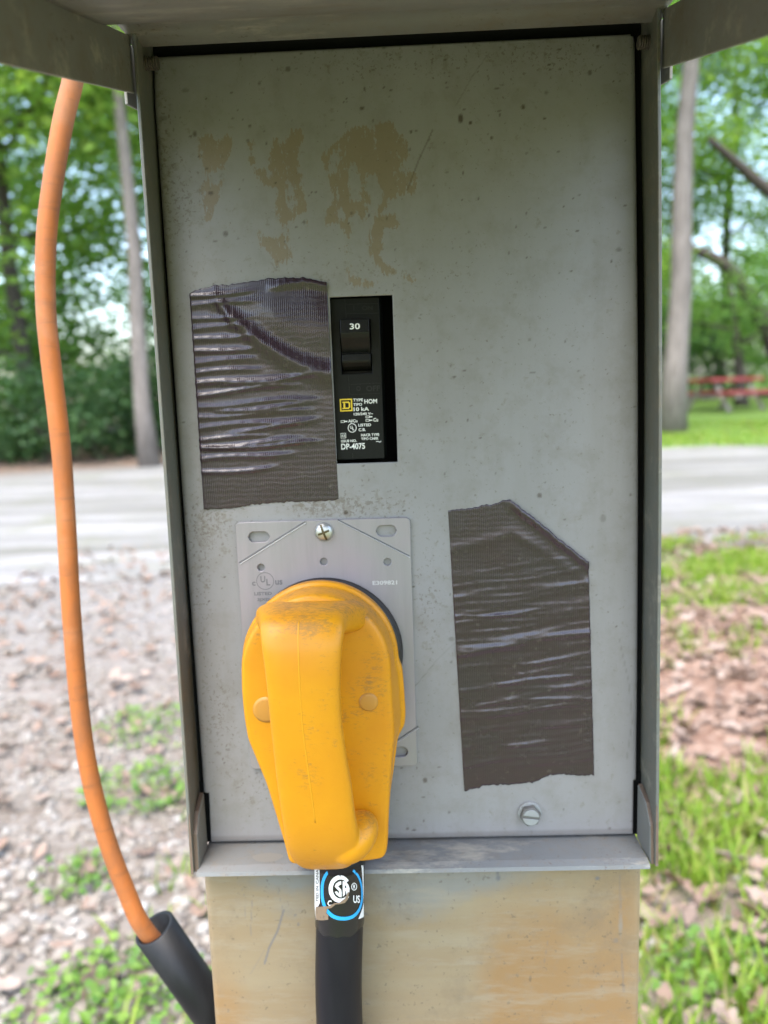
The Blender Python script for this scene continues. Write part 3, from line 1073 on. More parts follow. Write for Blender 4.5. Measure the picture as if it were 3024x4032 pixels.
# the sheet metal is not quite square: edges as they stand, by height
panel_left = edge_table([(600, 240), (603, 400), (624, 700), (653, 1100), (724, 2100), (797, 3100), (806, 3320)], 0)
panel_right = edge_table([(2505, 126), (2512, 700), (2518, 1400), (2518, 2000), (2514, 2700), (2508, 3250)], 0)
wall_l_deep = edge_table([(588, 140), (599, 400), (618, 700), (641, 1100), (712, 2100), (779, 3100), (797, 3380)], 0)
wall_r_deep = edge_table([(2534, 100), (2536, 500), (2548, 1100), (2548, 1600), (2545, 2000), (2535, 2700), (2530, 3340)], 0)
wall_l_front = edge_table([(536, 140), (543, 250), (566, 600), (603, 1100), (674, 2100), (741, 3100), (762, 3420)], -.0225)
wall_r_front = edge_table([(2585, 100), (2591, 600), (2593, 1100), (2594, 1600), (2592, 2100), (2586, 2700), (2581, 3360)], -.0225)
WIN = (-.0337, -.0035, .0058 + ZC, .0861 + ZC)


def poly_mask(X, Z, poly):
    poly = np.array(poly)
    out = np.zeros(X.shape, bool)
    mn, mx = poly.min(0), poly.max(0)
    sel = (X >= mn[0]) & (X <= mx[0]) & (Z >= mn[1]) & (Z <= mx[1])
    x, z = X[sel], Z[sel]
    ins = np.zeros(x.shape, bool)
    for (x0, z0), (x1, z1) in zip(poly, np.roll(poly, -1, 0)):
        c = ((z0 > z) != (z1 > z))
        with np.errstate(divide='ignore', invalid='ignore'):
            ins ^= c & (x < (x1 - x0) * (z - z0) / (z1 - z0) + x0)
    out[sel] = ins
    return out


def blur(A, k=1):
    for _ in range(k):
        A = (np.roll(A, 1, 0) + np.roll(A, -1, 0) + A * 2) / 4
        A = (np.roll(A, 1, 1) + np.roll(A, -1, 1) + A * 2) / 4
    return A


def z8(pts, Y=0.0):
    return [(lambda p: (p[0], p[2]))(PY(700 + .6028 * a, 400 + .6028 * b, Y)) for a, b in pts]


def spotmask(R, X, Z, Y, spots):
    """spots (v-pixels): x, y, rx, ry, strength"""
    for (a, b, rx, ry, s) in spots:
        p = PV(a, b, Y); k = .00023
        d = ((X - p[0]) / (rx * k)) ** 2 + ((Z - p[2]) / (ry * k)) ** 2
        R[:] = np.maximum(R, s * np.clip(1.6 - d, 0, 1))


def linemask(R, X, Z, Y, pts, w, s):
    P = [PV(a, b, Y) for a, b in pts]
    for p, q in zip(P[:-1], P[1:]):
        dx, dz = q[0] - p[0], q[2] - p[2]; L2 = dx * dx + dz * dz
        t = np.clip(((X - p[0]) * dx + (Z - p[2]) * dz) / L2, 0, 1)
        d = np.hypot(X - p[0] - t * dx, Z - p[2] - t * dz)
        R[:] = np.maximum(R, s * np.clip(1.5 - d / w, 0, 1))


def sheet(name, xs, zs, yfun, m, chan, parent, drop=None, warp=None):
    X, Z = np.meshgrid(xs, zs)
    Y = yfun(X, Z)
    V = np.stack([X, Y, Z], -1).reshape(-1, 3)
    nx = len(xs)
    i = (np.arange(len(zs) - 1)[:, None] * nx + np.arange(nx - 1)[None])
    xc = (xs[:-1] + xs[1:]) / 2; zc = (zs[:-1] + zs[1:]) / 2
    if drop is not None:
        XC, ZC_ = np.meshgrid(xc, zc); i = i[~drop(XC, ZC_)]
    i = i.ravel()
    Fc = np.stack([i, i + 1, i + nx + 1, i + nx], 1)
    if warp is not None: V = warp(V)
    me = big_mesh(name, V, Fc, m, True)
    C = np.stack([*(c.ravel() for c in chan(X, Z)), np.ones(X.size)], 1).astype(np.float32)
    at = me.color_attributes.new('dirt', 'FLOAT_COLOR', 'POINT'); at.data.foreach_set('color', C.ravel())
    o = bpy.data.objects.new(name, me); COL.objects.link(o); world_parent(o, parent)
    return o


def axis_with(a, b, step, fixed):
    pts = sorted([a, b] + fixed)
    out = []
    for p, q in zip(pts[:-1], pts[1:]):
        n = max(1, int(round((q - p) / step)))
        out += list(np.linspace(p, q, n + 1)[:-1])
    return np.array(out + [b])


RESID_POLYS = [
    [(145, 225), (230, 230), (270, 260), (350, 215), (358, 300), (325, 345), (315, 430), (290, 480), (295, 520), (285, 580), (270, 650), (235, 720), (205, 790), (180, 780), (190, 700), (165, 690), (175, 600), (165, 560), (190, 540), (185, 430), (160, 330)],
    [(625, 235), (715, 270), (725, 190), (825, 175), (825, 240), (795, 330), (795, 450), (800, 530), (825, 620), (845, 720), (840, 740), (800, 720), (760, 760), (725, 800), (710, 870), (720, 950), (735, 1030), (690, 1060), (640, 1070), (600, 1010), (560, 960), (530, 930), (520, 830), (545, 880), (600, 890), (660, 890), (690, 830), (670, 780), (655, 740), (640, 680), (660, 620), (670, 545), (600, 560), (560, 550), (520, 480), (495, 470), (475, 390), (470, 240), (485, 240), (495, 430), (575, 440), (585, 520), (620, 520), (610, 450), (600, 400), (610, 330)],
    [(945, 360), (1040, 260), (1130, 170), (1190, 185), (1220, 165), (1270, 190), (1290, 145), (1420, 140), (1425, 190), (1480, 250), (1510, 300), (1500, 350), (1440, 420), (1440, 470), (1480, 440), (1560, 470), (1555, 560), (1520, 610), (1440, 600), (1370, 650), (1345, 710), (1300, 730), (1310, 700), (1340, 640), (1330, 580), (1300, 500), (1260, 470), (1230, 490), (1225, 560), (1250, 620), (1235, 700), (1210, 790), (1190, 750), (1140, 700), (1130, 760), (1140, 840), (1110, 890), (1075, 830), (1010, 790), (970, 800), (955, 830), (975, 700), (1005, 680), (1015, 630), (1000, 560), (990, 480), (965, 440)],
    [(1290, 720), (1350, 740), (1400, 740), (1440, 770), (1450, 820), (1340, 830), (1330, 900), (1325, 1000), (1330, 1060), (1400, 1080), (1420, 1120), (1350, 1140), (1310, 1080), (1270, 1010), (1260, 930), (1265, 860), (1285, 800)],
    [(1095, 890), (1115, 1050), (1130, 1120), (1200, 1180), (1280, 1180), (1300, 1150), (1290, 1190), (1230, 1215), (1150, 1200), (1105, 1170), (1110, 1060)],
    [(1480, 1110), (1550, 1160), (1545, 1195), (1500, 1160)],
    [(850, 785), (860, 785), (870, 870), (862, 880)], [(320, 800), (355, 805), (345, 825), (320, 820)]]
RESID_HOLES = [
    [(215, 450), (285, 440), (290, 500), (240, 560), (205, 540)],
    [(710, 510), (770, 540), (770, 600), (720, 620)], [(715, 660), (790, 620), (820, 680), (720, 690)],
    [(985, 400), (1030, 310), (1045, 400), (1040, 470), (1000, 480)],
    [(1110, 450), (1140, 390), (1170, 430), (1200, 600), (1195, 670), (1140, 640), (1110, 560)],
    [(1040, 710), (1080, 690), (1110, 740), (1105, 800), (1050, 770)]]


def panel_dirt(X, Z):
    R = np.zeros(X.shape)
    for p in RESID_POLYS: R[poly_mask(X, Z, z8(p))] = 1
    for p in RESID_HOLES: R[poly_mask(X, Z, z8(p))] = 0
    R = blur(R, 3)
    K = np.zeros(X.shape)
    spotmask(K, X, Z, 0, [(995, 256, 5, 8, .85), (1130, 231, 4, 4, .8), (1016, 265, 3, 3, .9), (1078, 240, 3, 2, .6), (622, 149, 5, 5, .6), (425, 289, 4, 5, .7), (458, 417, 5, 4, .7), (488, 505, 5, 5, .6),
                              (575, 310, 2, 2, .8), (595, 395, 2, 2, .9), (657, 480, 3, 3, .7), (640, 490, 2, 2, .7), (1165, 1070, 5, 5, .7), (747, 1107, 5, 4, .9), (1272, 157, 4, 5, .6), (1180, 200, 4, 3, .5),
                              (560, 180, 3, 3, .6), (500, 200, 2, 2, .7), (520, 127, 2, 3, .6), (360, 255, 9, 5, .35), (405, 195, 7, 4, .35), (880, 1790, 3, 3, .6), (918, 1685, 5, 6, .7), (970, 1755, 3, 3, .6),
                              (975, 1430, 3, 3, .5), (930, 1400, 2, 2, .6), (1080, 1300, 2, 2, .4), (975, 1380, 6, 5, .4), (1325, 540, 5, 4, .5), (1300, 1790, 3, 3, .6), (460, 640, 3, 3, .4), (545, 1565, 3, 3, .5),
                              (1290, 1120, 5, 8, .35), (1150, 805, 6, 2, .5), (1220, 910, 2, 2, .5), (1350, 880, 2, 2, .5), (790, 1110, 3, 2, .5), (500, 1620, 4, 3, .4), (520, 1700, 3, 2, .4)])
    r2 = random.Random(5)
    spotmask(K, X, Z, 0, [(r2.uniform(340, 1390), 100 + 1700 * r2.random() ** 1.3, r2.choice([1, 1, 1.3, 1.8, 2.6]) * r2.uniform(.9, 1.8), r2.choice([1, 1, 1, 1.5]) * r2.uniform(.8, 2.0), r2.uniform(.4, .95)) for _ in range(330)])
    linemask(K, X, Z, 0, [(1058, 112), (1020, 165), (985, 228)], .00022, .28)
    linemask(K, X, Z, 0, [(935, 280), (905, 345), (880, 410)], .0003, .5)
    linemask(K, X, Z, 0, [(890, 1490), (940, 1430), (985, 1385)], .0002, .35)
    linemask(K, X, Z, 0, [(1348, 1340), (1390, 1430)], .0002, .2)
    linemask(K, X, Z, 0, [(1318, 1380), (1335, 1480), (1340, 1560), (1330, 1640)], .0002, .25)
    linemask(K, X, Z, 0, [(1340, 1000), (1360, 1080), (1350, 1150)], .0002, .2)
    linemask(K, X, Z, 0, [(1150, 1720), (1180, 1755)], .0002, .25)
    linemask(K, X, Z, 0, [(332, 130), (350, 400), (380, 1000), (412, 1500), (445, 1800)], .0028, .16)
    linemask(K, X, Z, 0, [(1375, 80), (1380, 800), (1378, 1700)], .0022, .12)
    linemask(K, X, Z, 0, [(455, 1812), (900, 1805), (1350, 1795)], .0014, .3)
    linemask(K, X, Z, 0, [(335, 124), (800, 95), (1370, 66)], .0014, .3)
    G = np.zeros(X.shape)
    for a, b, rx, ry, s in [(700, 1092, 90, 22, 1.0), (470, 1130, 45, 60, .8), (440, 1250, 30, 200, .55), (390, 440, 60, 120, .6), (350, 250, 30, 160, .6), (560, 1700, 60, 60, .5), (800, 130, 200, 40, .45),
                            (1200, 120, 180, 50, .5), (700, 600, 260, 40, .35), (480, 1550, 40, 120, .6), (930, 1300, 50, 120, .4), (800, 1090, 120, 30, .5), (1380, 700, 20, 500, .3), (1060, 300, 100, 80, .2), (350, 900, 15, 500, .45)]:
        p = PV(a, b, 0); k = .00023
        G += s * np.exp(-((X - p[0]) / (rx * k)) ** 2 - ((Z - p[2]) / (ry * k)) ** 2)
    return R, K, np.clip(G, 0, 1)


def panel_y(X, Z):
    e = np.maximum(0, np.abs(X) - (PW - .0025)) / .0025
    y = .0025 * (1 - np.sqrt(np.clip(1 - e * e, 0, 1)))
    e2 = np.maximum(0, (PB + .002) - Z) / .002
    y = np.maximum(y, .002 * (1 - np.sqrt(np.clip(1 - e2 * e2, 0, 1))))
    return y + .0006 * np.sin((X + .1) * 14) * np.cos(Z * 9)


xs = axis_with(-PW, PW, .0007, [WIN[0], WIN[1], -PW + .001, PW - .001, -PW + .0005, PW - .0005])
zs = axis_with(PB, PT, .0007, [WIN[2], WIN[3], PB + .0005])


def panel_drop(X, Z):
    hole = (X > WIN[0]) & (X < WIN[1]) & (Z > WIN[2]) & (Z < WIN[3])
    c = .004
    corner = (np.hypot(np.maximum(0, X - (PW - c)), np.maximum(0, Z - (PT - c))) > c) | (np.hypot(np.maximum(0, -PW + c - X), np.maximum(0, Z - (PT - c))) > c)
    notch = ((X > PW - .0020) & (Z < PB + .031)) | ((X < -PW + .0030) & (Z < PB + .029))
    return hole | corner | notch




def panel_warp(V):
    V = V.copy(); x, z = V[:, 0], V[:, 2]
    w = np.clip((np.abs(x) - .080) / .030, 0, 1)
    V[:, 0] = np.where(x < 0, x + w * (panel_left(z) + PW), x + w * (panel_right(z) - PW))
    return V


cover = sheet('cover_panel', xs, zs, panel_y, PANEL, panel_dirt, PED, panel_drop, panel_warp)
sol = cover.modifiers.new('thickness', 'SOLIDIFY'); sol.thickness = .0014; sol.offset = -1
tag(cover, 'grey cover panel with brown glue residue and rust specks')

# --- box walls (inner edges taken from the photograph, walls 1.6 mm sheet)
T = .0016
BACK = .10
zt, zb = .207 + ZC, PB - .0030


def wall(name, front, deep, sgn):
    zz = np.linspace(zb, zt, 14)
    V, Fc = [], []
    for z in zz:
        for xx, yy in ((float(front(z)), -.0225), (float(front(z)) * .5 + float(deep(z)) * .5, -.011), (float(deep(z)), .0), (float(deep(z)) + sgn * .001, BACK)):
            V.append((xx, yy, z))
    for i in range(13):
        for j in range(3): Fc.append((i * 4 + j, i * 4 + j + 1, i * 4 + j + 5, i * 4 + j + 4))
    n0 = len(V)
    V += [(x + sgn * T, y, z) for x, y, z in V]
    out = [tuple(n0 + k for k in reversed(q)) for q in Fc]
    rimf = [(i * 4, (i + 1) * 4, n0 + (i + 1) * 4, n0 + i * 4) for i in range(13)] + [(3 + i * 4, n0 + 3 + i * 4, n0 + 7 + i * 4, 7 + i * 4) for i in range(13)]
    rimf += [(j, n0 + j, n0 + j + 1, j + 1) for j in range(3)] + [(52 + j, 53 + j, n0 + 53 + j, n0 + 52 + j) for j in range(3)]
    o = mesh_obj(name, V, Fc + out + rimf, PAINT_WALL, PED); fix_normals(o); bevel(o, .0003, 1, 50)
    return o


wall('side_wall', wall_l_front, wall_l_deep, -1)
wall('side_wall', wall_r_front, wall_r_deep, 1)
box('back_wall', -.1195, .1215, BACK, BACK + T, zb, zt, PAINT, PED)
box('box_top', -.1149, .1165, -.012, BACK - .0005, zt - .0035, zt - .0015, PAINT, PED)
# dark board behind the cover that carries the wiring
box('interior_pan', -.112, .1155, .055, .057, PB, PT, flat('interior_black', (.02, .02, .02), .8), PED)

# black strips added as painted shade in the open slots round the cover
GAP_SHADE = flat('gap_shade_black', (.008, .008, .008), .9, 0, .1)
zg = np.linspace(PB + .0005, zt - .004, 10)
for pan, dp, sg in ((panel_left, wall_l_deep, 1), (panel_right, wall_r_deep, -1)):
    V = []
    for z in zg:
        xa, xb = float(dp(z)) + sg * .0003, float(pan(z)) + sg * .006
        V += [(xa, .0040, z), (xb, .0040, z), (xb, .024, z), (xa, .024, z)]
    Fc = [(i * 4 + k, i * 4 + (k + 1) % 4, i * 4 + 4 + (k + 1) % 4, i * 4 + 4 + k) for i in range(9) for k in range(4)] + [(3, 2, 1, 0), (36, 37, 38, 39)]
    fix_normals(mesh_obj('gap_shade', V, Fc, GAP_SHADE, PED))
box('gap_shade', -.1094, .1094, .0032, .0230, PT - .002, zt - .0037, GAP_SHADE, PED)
# --- sill: shelf under the cover, with a small turned-down front lip
prof = [(.030, PB - .0015), (-.018, PB - .0012), (-.0225, PB - .0022), (-.0232, PB - .0040), (-.0215, PB - .0040), (-.0175, PB - .0028), (.030, PB - .0031)]
xs_ = [-.1128, .1168]
v = [(x, a, b) for x in xs_ for a, b in prof]; k = len(prof)
f_ = [(i, (i + 1) % k, k + (i + 1) % k, k + i) for i in range(k)] + [tuple(range(k - 1, -1, -1)), tuple(range(k, 2 * k))]
sill = mesh_obj('sill', v, f_, PAINT_SILL, PED); fix_normals(sill)
p = PV(578, 1850, -.012)
o = mesh_obj('drip_stain', [(p[0] + .008 * math.cos(a) * (1 + .1 * math.sin(3 * a)), -.012 + .004 * math.sin(a), PB - .0011) for a in np.linspace(0, 6.283, 24, endpoint=False)], [tuple(range(24))], flat('stain_dull', (.19, .18, .155), .3), sill)

# bare, rusting metal on the lower front edges of the side walls
for fr, sg in ((wall_l_front, -1), (wall_r_front, 1)):
    zr = np.linspace(PB - .0028, PB + .030, 12)
    V = [(float(fr(z)) + sg * (a * T + .0001), -.02285 + (.0002 if k % 3 == 1 else 0), z) for k, z in enumerate(zr) for a in (.0, .85 - .5 * (k / 11) ** 2)]
    mesh_obj('rusty_wall_edge', V, [(2 * k, 2 * k + 1, 2 * k + 3, 2 * k + 2) for k in range(11)], RUST, PED)
# --- folded tabs in the lower corners
def corner_tab(xr, xf, sgn):
    # plate from the cover's notch out to the sill front, its edge folded outwards
    pr = [(-.0006, PB - .001, 0), (-.0006, PB + .0295, 0), (-.0120, PB + .0255, .55), (-.0185, PB + .0165, .9), (-.0200, PB - .0035, 1)]
    inn = [(xr + (xf - xr) * t, a, b) for a, b, t in pr]
    v = inn + [(x + sgn * .0026, a, b) for x, a, b in inn]
    n = len(pr)
    f_ = [tuple(range(n)), tuple(range(2 * n - 1, n - 1, -1))] + [(i, (i + 1) % n, n + (i + 1) % n, n + i) for i in range(n)]
    o = mesh_obj('corner_tab', v, f_, PAINT, PED); fix_normals(o); bevel(o, .0004, 1)
    # bare rusty metal along the folded edge
    V, Fc = [], []
    for x, a, b in inn[1:]:
        V += [(x + sgn * .0003, a - .0004, b + .0004), (x + sgn * .0024, a - .0004, b + .0004)]
    Fc = [(2 * i, 2 * i + 1, 2 * i + 3, 2 * i + 2) for i in range(n - 2)]
    mesh_obj('rusty_edge', V, Fc, RUST, o)
    return o


corner_tab(PY(818, 3300, 0)[0], PY(783, 3390, -.020)[0], -1)
corner_tab(PY(2506, 3270, 0)[0], PY(2562, 3340, -.020)[0], 1)
box('lower_corner_plate', float(wall_l_deep(PB)) + .0005, -.100, .0030, .0045, PB - .001, PB + .034, GAP_SHADE, PED)  # backs the cover's notches in the same painted gap shade
box('lower_corner_plate', .100, float(wall_r_deep(PB)) - .0005, .0030, .0045, PB - .001, PB + .034, GAP_SHADE, PED)

# --- post below the box
def post_dirt(X, Z):
    A = np.zeros(X.shape); B = np.zeros(X.shape); K = np.zeros(X.shape)
    for a, b, rx, ry, s in [(480, 2180, 60, 130, 1.0), (1180, 2100, 130, 200, 1.0), (1330, 2150, 60, 260, .6), (1090, 2150, 60, 120, .5), (1350, 1950, 30, 60, .5), (1110, 2240, 400, 60, .4), (520, 2300, 300, 80, .8)]:
        p = PV(a, b, -.010); k = .00023
        A += s * np.exp(-((X - p[0]) / (rx * k)) ** 2 - ((Z - p[2]) / (ry * k)) ** 2)
    low = np.clip((PB - .12 - Z) / .1, 0, 1); A = A + .7 * low
    for a, b, rx, ry, s in [(950, 1890, 240, 60, 1.0), (620, 1900, 150, 30, .6), (900, 1960, 100, 60, .5), (1340, 2000, 8, 60, .5), (640, 1960, 120, 60, .35)]:
        p = PV(a, b, -.010); k = .00023
        B += s * np.exp(-((X - p[0]) / (rx * k)) ** 2 - ((Z - p[2]) / (ry * k)) ** 2)
    spotmask(K, X, Z, -.010, [(1075, 1885, 3, 8, .8), (1076, 1895, 4, 7, .9), (645, 1995, 3, 4, .6), (638, 1975, 3, 3, .6), (1290, 1896, 5, 4, .8), (1330, 2030, 6, 6, .35), (1250, 2040, 4, 3, .3), (790, 1973, 5, 4, .5), (1090, 2265, 3, 3, .5)])
    linemask(K, X, Z, -.010, [(613, 1965), (600, 2010), (582, 2045), (572, 2080)], .0005, .8)
    linemask(K, X, Z, -.010, [(545, 1945), (543, 1985), (542, 2020)], .0003, .4)
    linemask(K, X, Z, -.010, [(572, 2050), (555, 2080), (540, 2105)], .0002, .35)
    linemask(K, X, Z, -.010, [(520, 1910), (530, 1940), (530, 1990)], .0002, .3)
    linemask(K, X, Z, -.010, [(600, 1920), (612, 1965)], .0002, .35)
    linemask(K, X, Z, -.010, [(1338, 1890), (1340, 1960)], .0005, .3); linemask(K, X, Z, -.010, [(1342, 2060), (1347, 2140)], .0005, .4)
    linemask(K, X, Z, -.010, [(1185, 2020), (1175, 2080)], .0002, .35)
    return np.clip(A, 0, 1), np.clip(B, 0, 1), K


PX0, PX1, PFY = -.1135, .1170, -.0105
pxs = axis_with(PX0, PX1, .0008, [PX0 + .003, PX1 - .003, PX0 + .001, PX1 - .001])
pzs = np.concatenate([np.linspace(-.3, .55, 60)[:-1], np.linspace(.55, PB - .12, 60)[:-1], axis_with(PB - .12, PB - .0045, .0007, [])])


def post_y(X, Z):
    e = np.maximum(np.maximum(0, (PX0 + .004) - X), np.maximum(0, X - (PX1 - .004))) / .004
    return PFY + .004 * (1 - np.sqrt(np.clip(1 - e * e, 0, 1)))


post = sheet('post', pxs, pzs, post_y, POST, post_dirt, PED)
tag(post, 'tan stained lower post of the pedestal with dark scratches')
for xx in (PX0, PX1 - T):
    box('post_side', xx, xx + T, PFY + .004, .095, -.3, PB - .0045, POST, post)
box('post_back', PX0, PX1, .095, .095 + T, -.3, PB - .0045, POST, post)

# --- hood: raised lid seen from beneath, with two side flanges
SL = .29
L1 = .365


def lid_pt(x, t, drop=0.0):
    return (x, -.004 - t, .2005 + ZC - SL * t - drop)


XL, XR = -.1143, .1166
ceil_v, ceil_f = [], []
ts = list(np.linspace(0, L1, 40)); xsn = np.linspace(XL - .001, XR + .001, 60)
roll = [(.0045, .0125), (.0008, .0105), (-.0012, .0068), (-.0012, .0030), (.0010, .0004), (.0050, -.0005)]     # rolled edge by the hinge
rows = [[(x, -.004 + .004 - b, .1985 + ZC + a + .002) for x in xsn] for a, b in reversed(roll)]
rows = []
for t in ts:
    rr = .0
    z_extra = .006 * (1 - math.exp(-((t - .022) / .014) ** 2) * .0) * 0
    bead = -.0035 * math.exp(-((t - .008) / .006) ** 2) + .0035 * math.exp(-((t - .030) / .012) ** 2)
    rows.append([(x, -.004 - t, .2015 + ZC - SL * t + bead) for x in xsn])
for r_ in rows: ceil_v += r_
nx = len(xsn)
for i in range(len(rows) - 1):
    for j in range(nx - 1): ceil_f.append((i * nx + j, i * nx + j + 1, (i + 1) * nx + j + 1, (i + 1) * nx + j))
hood = mesh_obj('hood', ceil_v, ceil_f, PAINT_HOOD, PED, True); fix_normals(hood)
so = hood.modifiers.new('thickness', 'SOLIDIFY'); so.thickness = .0016; so.offset = 1 if hood.data.polygons[0].normal.z < 0 else -1
so.offset = -1 if hood.data.polygons[0].normal.z < 0 else 1
tag(hood, 'raised grey hood seen from below, dirty along its hinge edge')
for xx, sg in ((XL, -1), (XR, 1)):
    # flange profile in the YZ plane
    z0 = .1985 + ZC
    t0, t1 = .0190, L1
    pr = [(-t0, z0 - SL * (t0 - .004) + .004), (-t0, .1745 + ZC), (-t1 - .004, .1745 + ZC - .295 * (t1 + .004 - t0)), (-t1 - .004, z0 - SL * t1 + .004)]
    o = slab('hood_flange', [(xx, a, b) for a, b in pr], (sg * .0016, 0, 0), PAINT_HOOD, hood, .0004)
    # hinge ear that sits outside the box wall
    ear = [(xx + sg * .0035, -.019, .170 + ZC), (xx + sg * .0035, .012, .176 + ZC), (xx + sg * .0035, .012, .205 + ZC), (xx + sg * .0035, -.019, .196 + ZC)]
    slab('hinge_ear', ear, (sg * .0014, 0, 0), PAINT_HOOD, hood, .0004)

# --- hinge bolts poking through the side walls
def bolt(px, py, Y, L, r, sgn, m):
    p = PY(px, py, Y)
    n, turns, per = 14, 8, 12
    V, Fc = [], []
    steps = turns * per
    for i in range(steps + 1):
        x = p[0] + sgn * L * i / steps
        ph = (i % per) / per
        rr = r * (1 - .16 * abs(2 * ph - 1))
        for k in range(n):
            a = 2 * math.pi * k / n
            V.append((x, p[1] + rr * math.cos(a), p[2] + rr * math.sin(a)))
    for i in range(steps):
        for k in range(n): Fc.append((i * n + k, i * n + (k + 1) % n, (i + 1) * n + (k + 1) % n, (i + 1) * n + k))
    Fc.append(tuple(range(n))); Fc.append(tuple(range(steps * n, steps * n + n)))
    o = mesh_obj('hinge_bolt', V, Fc, m, PED); fix_normals(o)
    return o


bolt(2512, 168, -.010, .0085, .0030, 1, RUSTBOLT)
bolt(550, 252, -.010, .0085, .0030, 1, RUSTBOLT)

# --- painted slotted hex-head screw holding the cover
def hex_screw(px, py):
    p = PY(px, py, -.003); x0, z0 = p[0], p[2]
    o = shape2d('cover_screw', [circ(x0, z0, .0058, 40)], -.0015, .0015, PAINTED_SCREW, PED, .0004)
    h = shape2d('hex_head', [[(x0 + .0050 * math.cos(math.radians(a + 10)), z0 + .0050 * math.sin(math.radians(a + 10))) for a in range(0, 360, 60)]], -.0050, .0036, flat('screw_slot_dark', (.13, .125, .115), .6), o, .0004)  # darker than the raised faces, so the slot shows dark
    a = math.radians(-8); c, s = math.cos(a), math.sin(a)
    for sg in (-1, 1):                                  # two raised halves leave the slot between them
        pts = []
        for k in range(13):
            th = math.radians(14 + (180 - 28) * k / 12)
            qx, qz = .0041 * math.cos(th), sg * .0041 * math.sin(th)
            pts.append((x0 + qx * c - qz * s, z0 + qx * s + qz * c))
        shape2d('slotted_face', [pts], -.0058, .0008, PAINTED_SCREW, o, .0002)
    return o


hex_screw(2088, 3210)

# ------------------------------------------------------------------ receptacle on its zinc plate
def z5(x, y, Y): return PY(850 + .5425 * x, 1980 + .5425 * y, Y)


PY_ = -.0022
tl, tr, br = PY(931, 2067, PY_), PY(1607, 2033, PY_), PY(1652, 3013, PY_)
px0, px1, pzt, pzb = -.0858, .0015, (tl[2] + tr[2]) / 2, br[2]


def slot_loop(xa, ya, xb, yb):
    a, b = z5(xa, yb, PY_), z5(xb, ya, PY_)
    r = (b[2] - a[2]) / 2 * .999
    return rrect(a[0], b[0], a[2], b[2], r, 6)


holes = [slot_loop(235, 203, 388, 293), slot_loop(1162, 157, 1312, 250), slot_loop(1255, 1768, 1395, 1850), ]
q = z5(1325, 1810, PY_); mid = (px0 + px1) / 2
holes.append([(2 * mid - x, z) for x, z in holes[2]])
for hx, hy in ((328, 470), (783, 428), (1245, 430)):
    c_ = z5(hx, hy, PY_); holes.append(circ(c_[0], c_[2], .0022, 18))
bf = z5(0, 0, 0)
FC = PY(1278, 2590, -.010)
holes.append(circ(FC[0], FC[2], .0396, 64))
RECP = shape2d('receptacle_plate', [rrect(px0, px1, pzb, pzt, .0022, 4)] + holes, PY_, .0018, ZINC, PED, .0003)
tag(RECP, 'zinc grey receptacle mounting plate with slots and stamped lettering')

# black round receptacle face
def lathe_y(name, cx, cz, prof, m, parent, n=72):
    V, Fc = [], []
    for (r, y) in prof:
        for k in range(n):
            a = 2 * math.pi * k / n; V.append((cx + r * math.cos(a), y, cz + r * math.sin(a)))
    for i in range(len(prof) - 1):
        for k in range(n): Fc.append((i * n + k, i * n + (k + 1) % n, (i + 1) * n + (k + 1) % n, (i + 1) * n + k))
    Fc.append(tuple(range((len(prof) - 1) * n, len(prof) * n)))
    o = mesh_obj(name, V, Fc, m, parent, True); fix_normals(o); return o


lathe_y('receptacle_face', FC[0], FC[2], [(.0392, .004), (.0392, -.0085), (.0385, -.0098), (.0370, -.0103), (.030, -.0104)], BLACKFACE, RECP)
# stamped creases
def ridge(pts, w, Y, m, name, parent):
    P = [z5(a, b, Y) for a, b in pts]
    V, Fc = [], []
    for i, p in enumerate(P):
        t = np.array(P[min(i + 1, len(P) - 1)]) - np.array(P[max(i - 1, 0)]); t /= np.linalg.norm(t)
        nrm = np.array([-t[2], 0, t[0]]) * w
        V += [tuple(p + nrm), tuple(p + np.array([0, -.0003, 0])), tuple(p - nrm)]
    for i in range(len(P) - 1):
        for k in (0, 1): Fc.append((i * 3 + k, i * 3 + k + 1, i * 3 + 4 + k, i * 3 + 3 + k))
    return mesh_obj(name, V, Fc, m, parent)


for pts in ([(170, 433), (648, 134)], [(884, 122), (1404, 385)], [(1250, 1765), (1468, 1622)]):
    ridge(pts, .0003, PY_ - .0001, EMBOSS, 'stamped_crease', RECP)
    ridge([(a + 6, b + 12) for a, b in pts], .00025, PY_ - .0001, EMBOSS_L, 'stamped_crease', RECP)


def z5text(s, x0, x1, yt, yb, m=EMBOSS):
    return put_text('stamped_lettering', s, 850 + .5425 * x0, 850 + .5425 * x1, 1980 + .5425 * yt, 1980 + .5425 * yb, PY_ - .00015, m, RECP)


z5text('c', 263, 287, 572, 602); z5text('U', 325, 357, 530, 578); z5text('L', 368, 392, 552, 600); z5text('us', 432, 482, 560, 595)
z5text('LISTED', 280, 405, 645, 672); z5text('3JXD', 302, 390, 690, 718); z5text('E309821', 1138, 1315, 562, 597, EMBOSS_L)
c_ = z5(358, 567, PY_)
shape2d('stamped_ring', [circ(c_[0], c_[2], .0045, 36), circ(c_[0], c_[2], .0042, 36)], PY_ - .00015, 0.0001, EMBOSS, RECP)


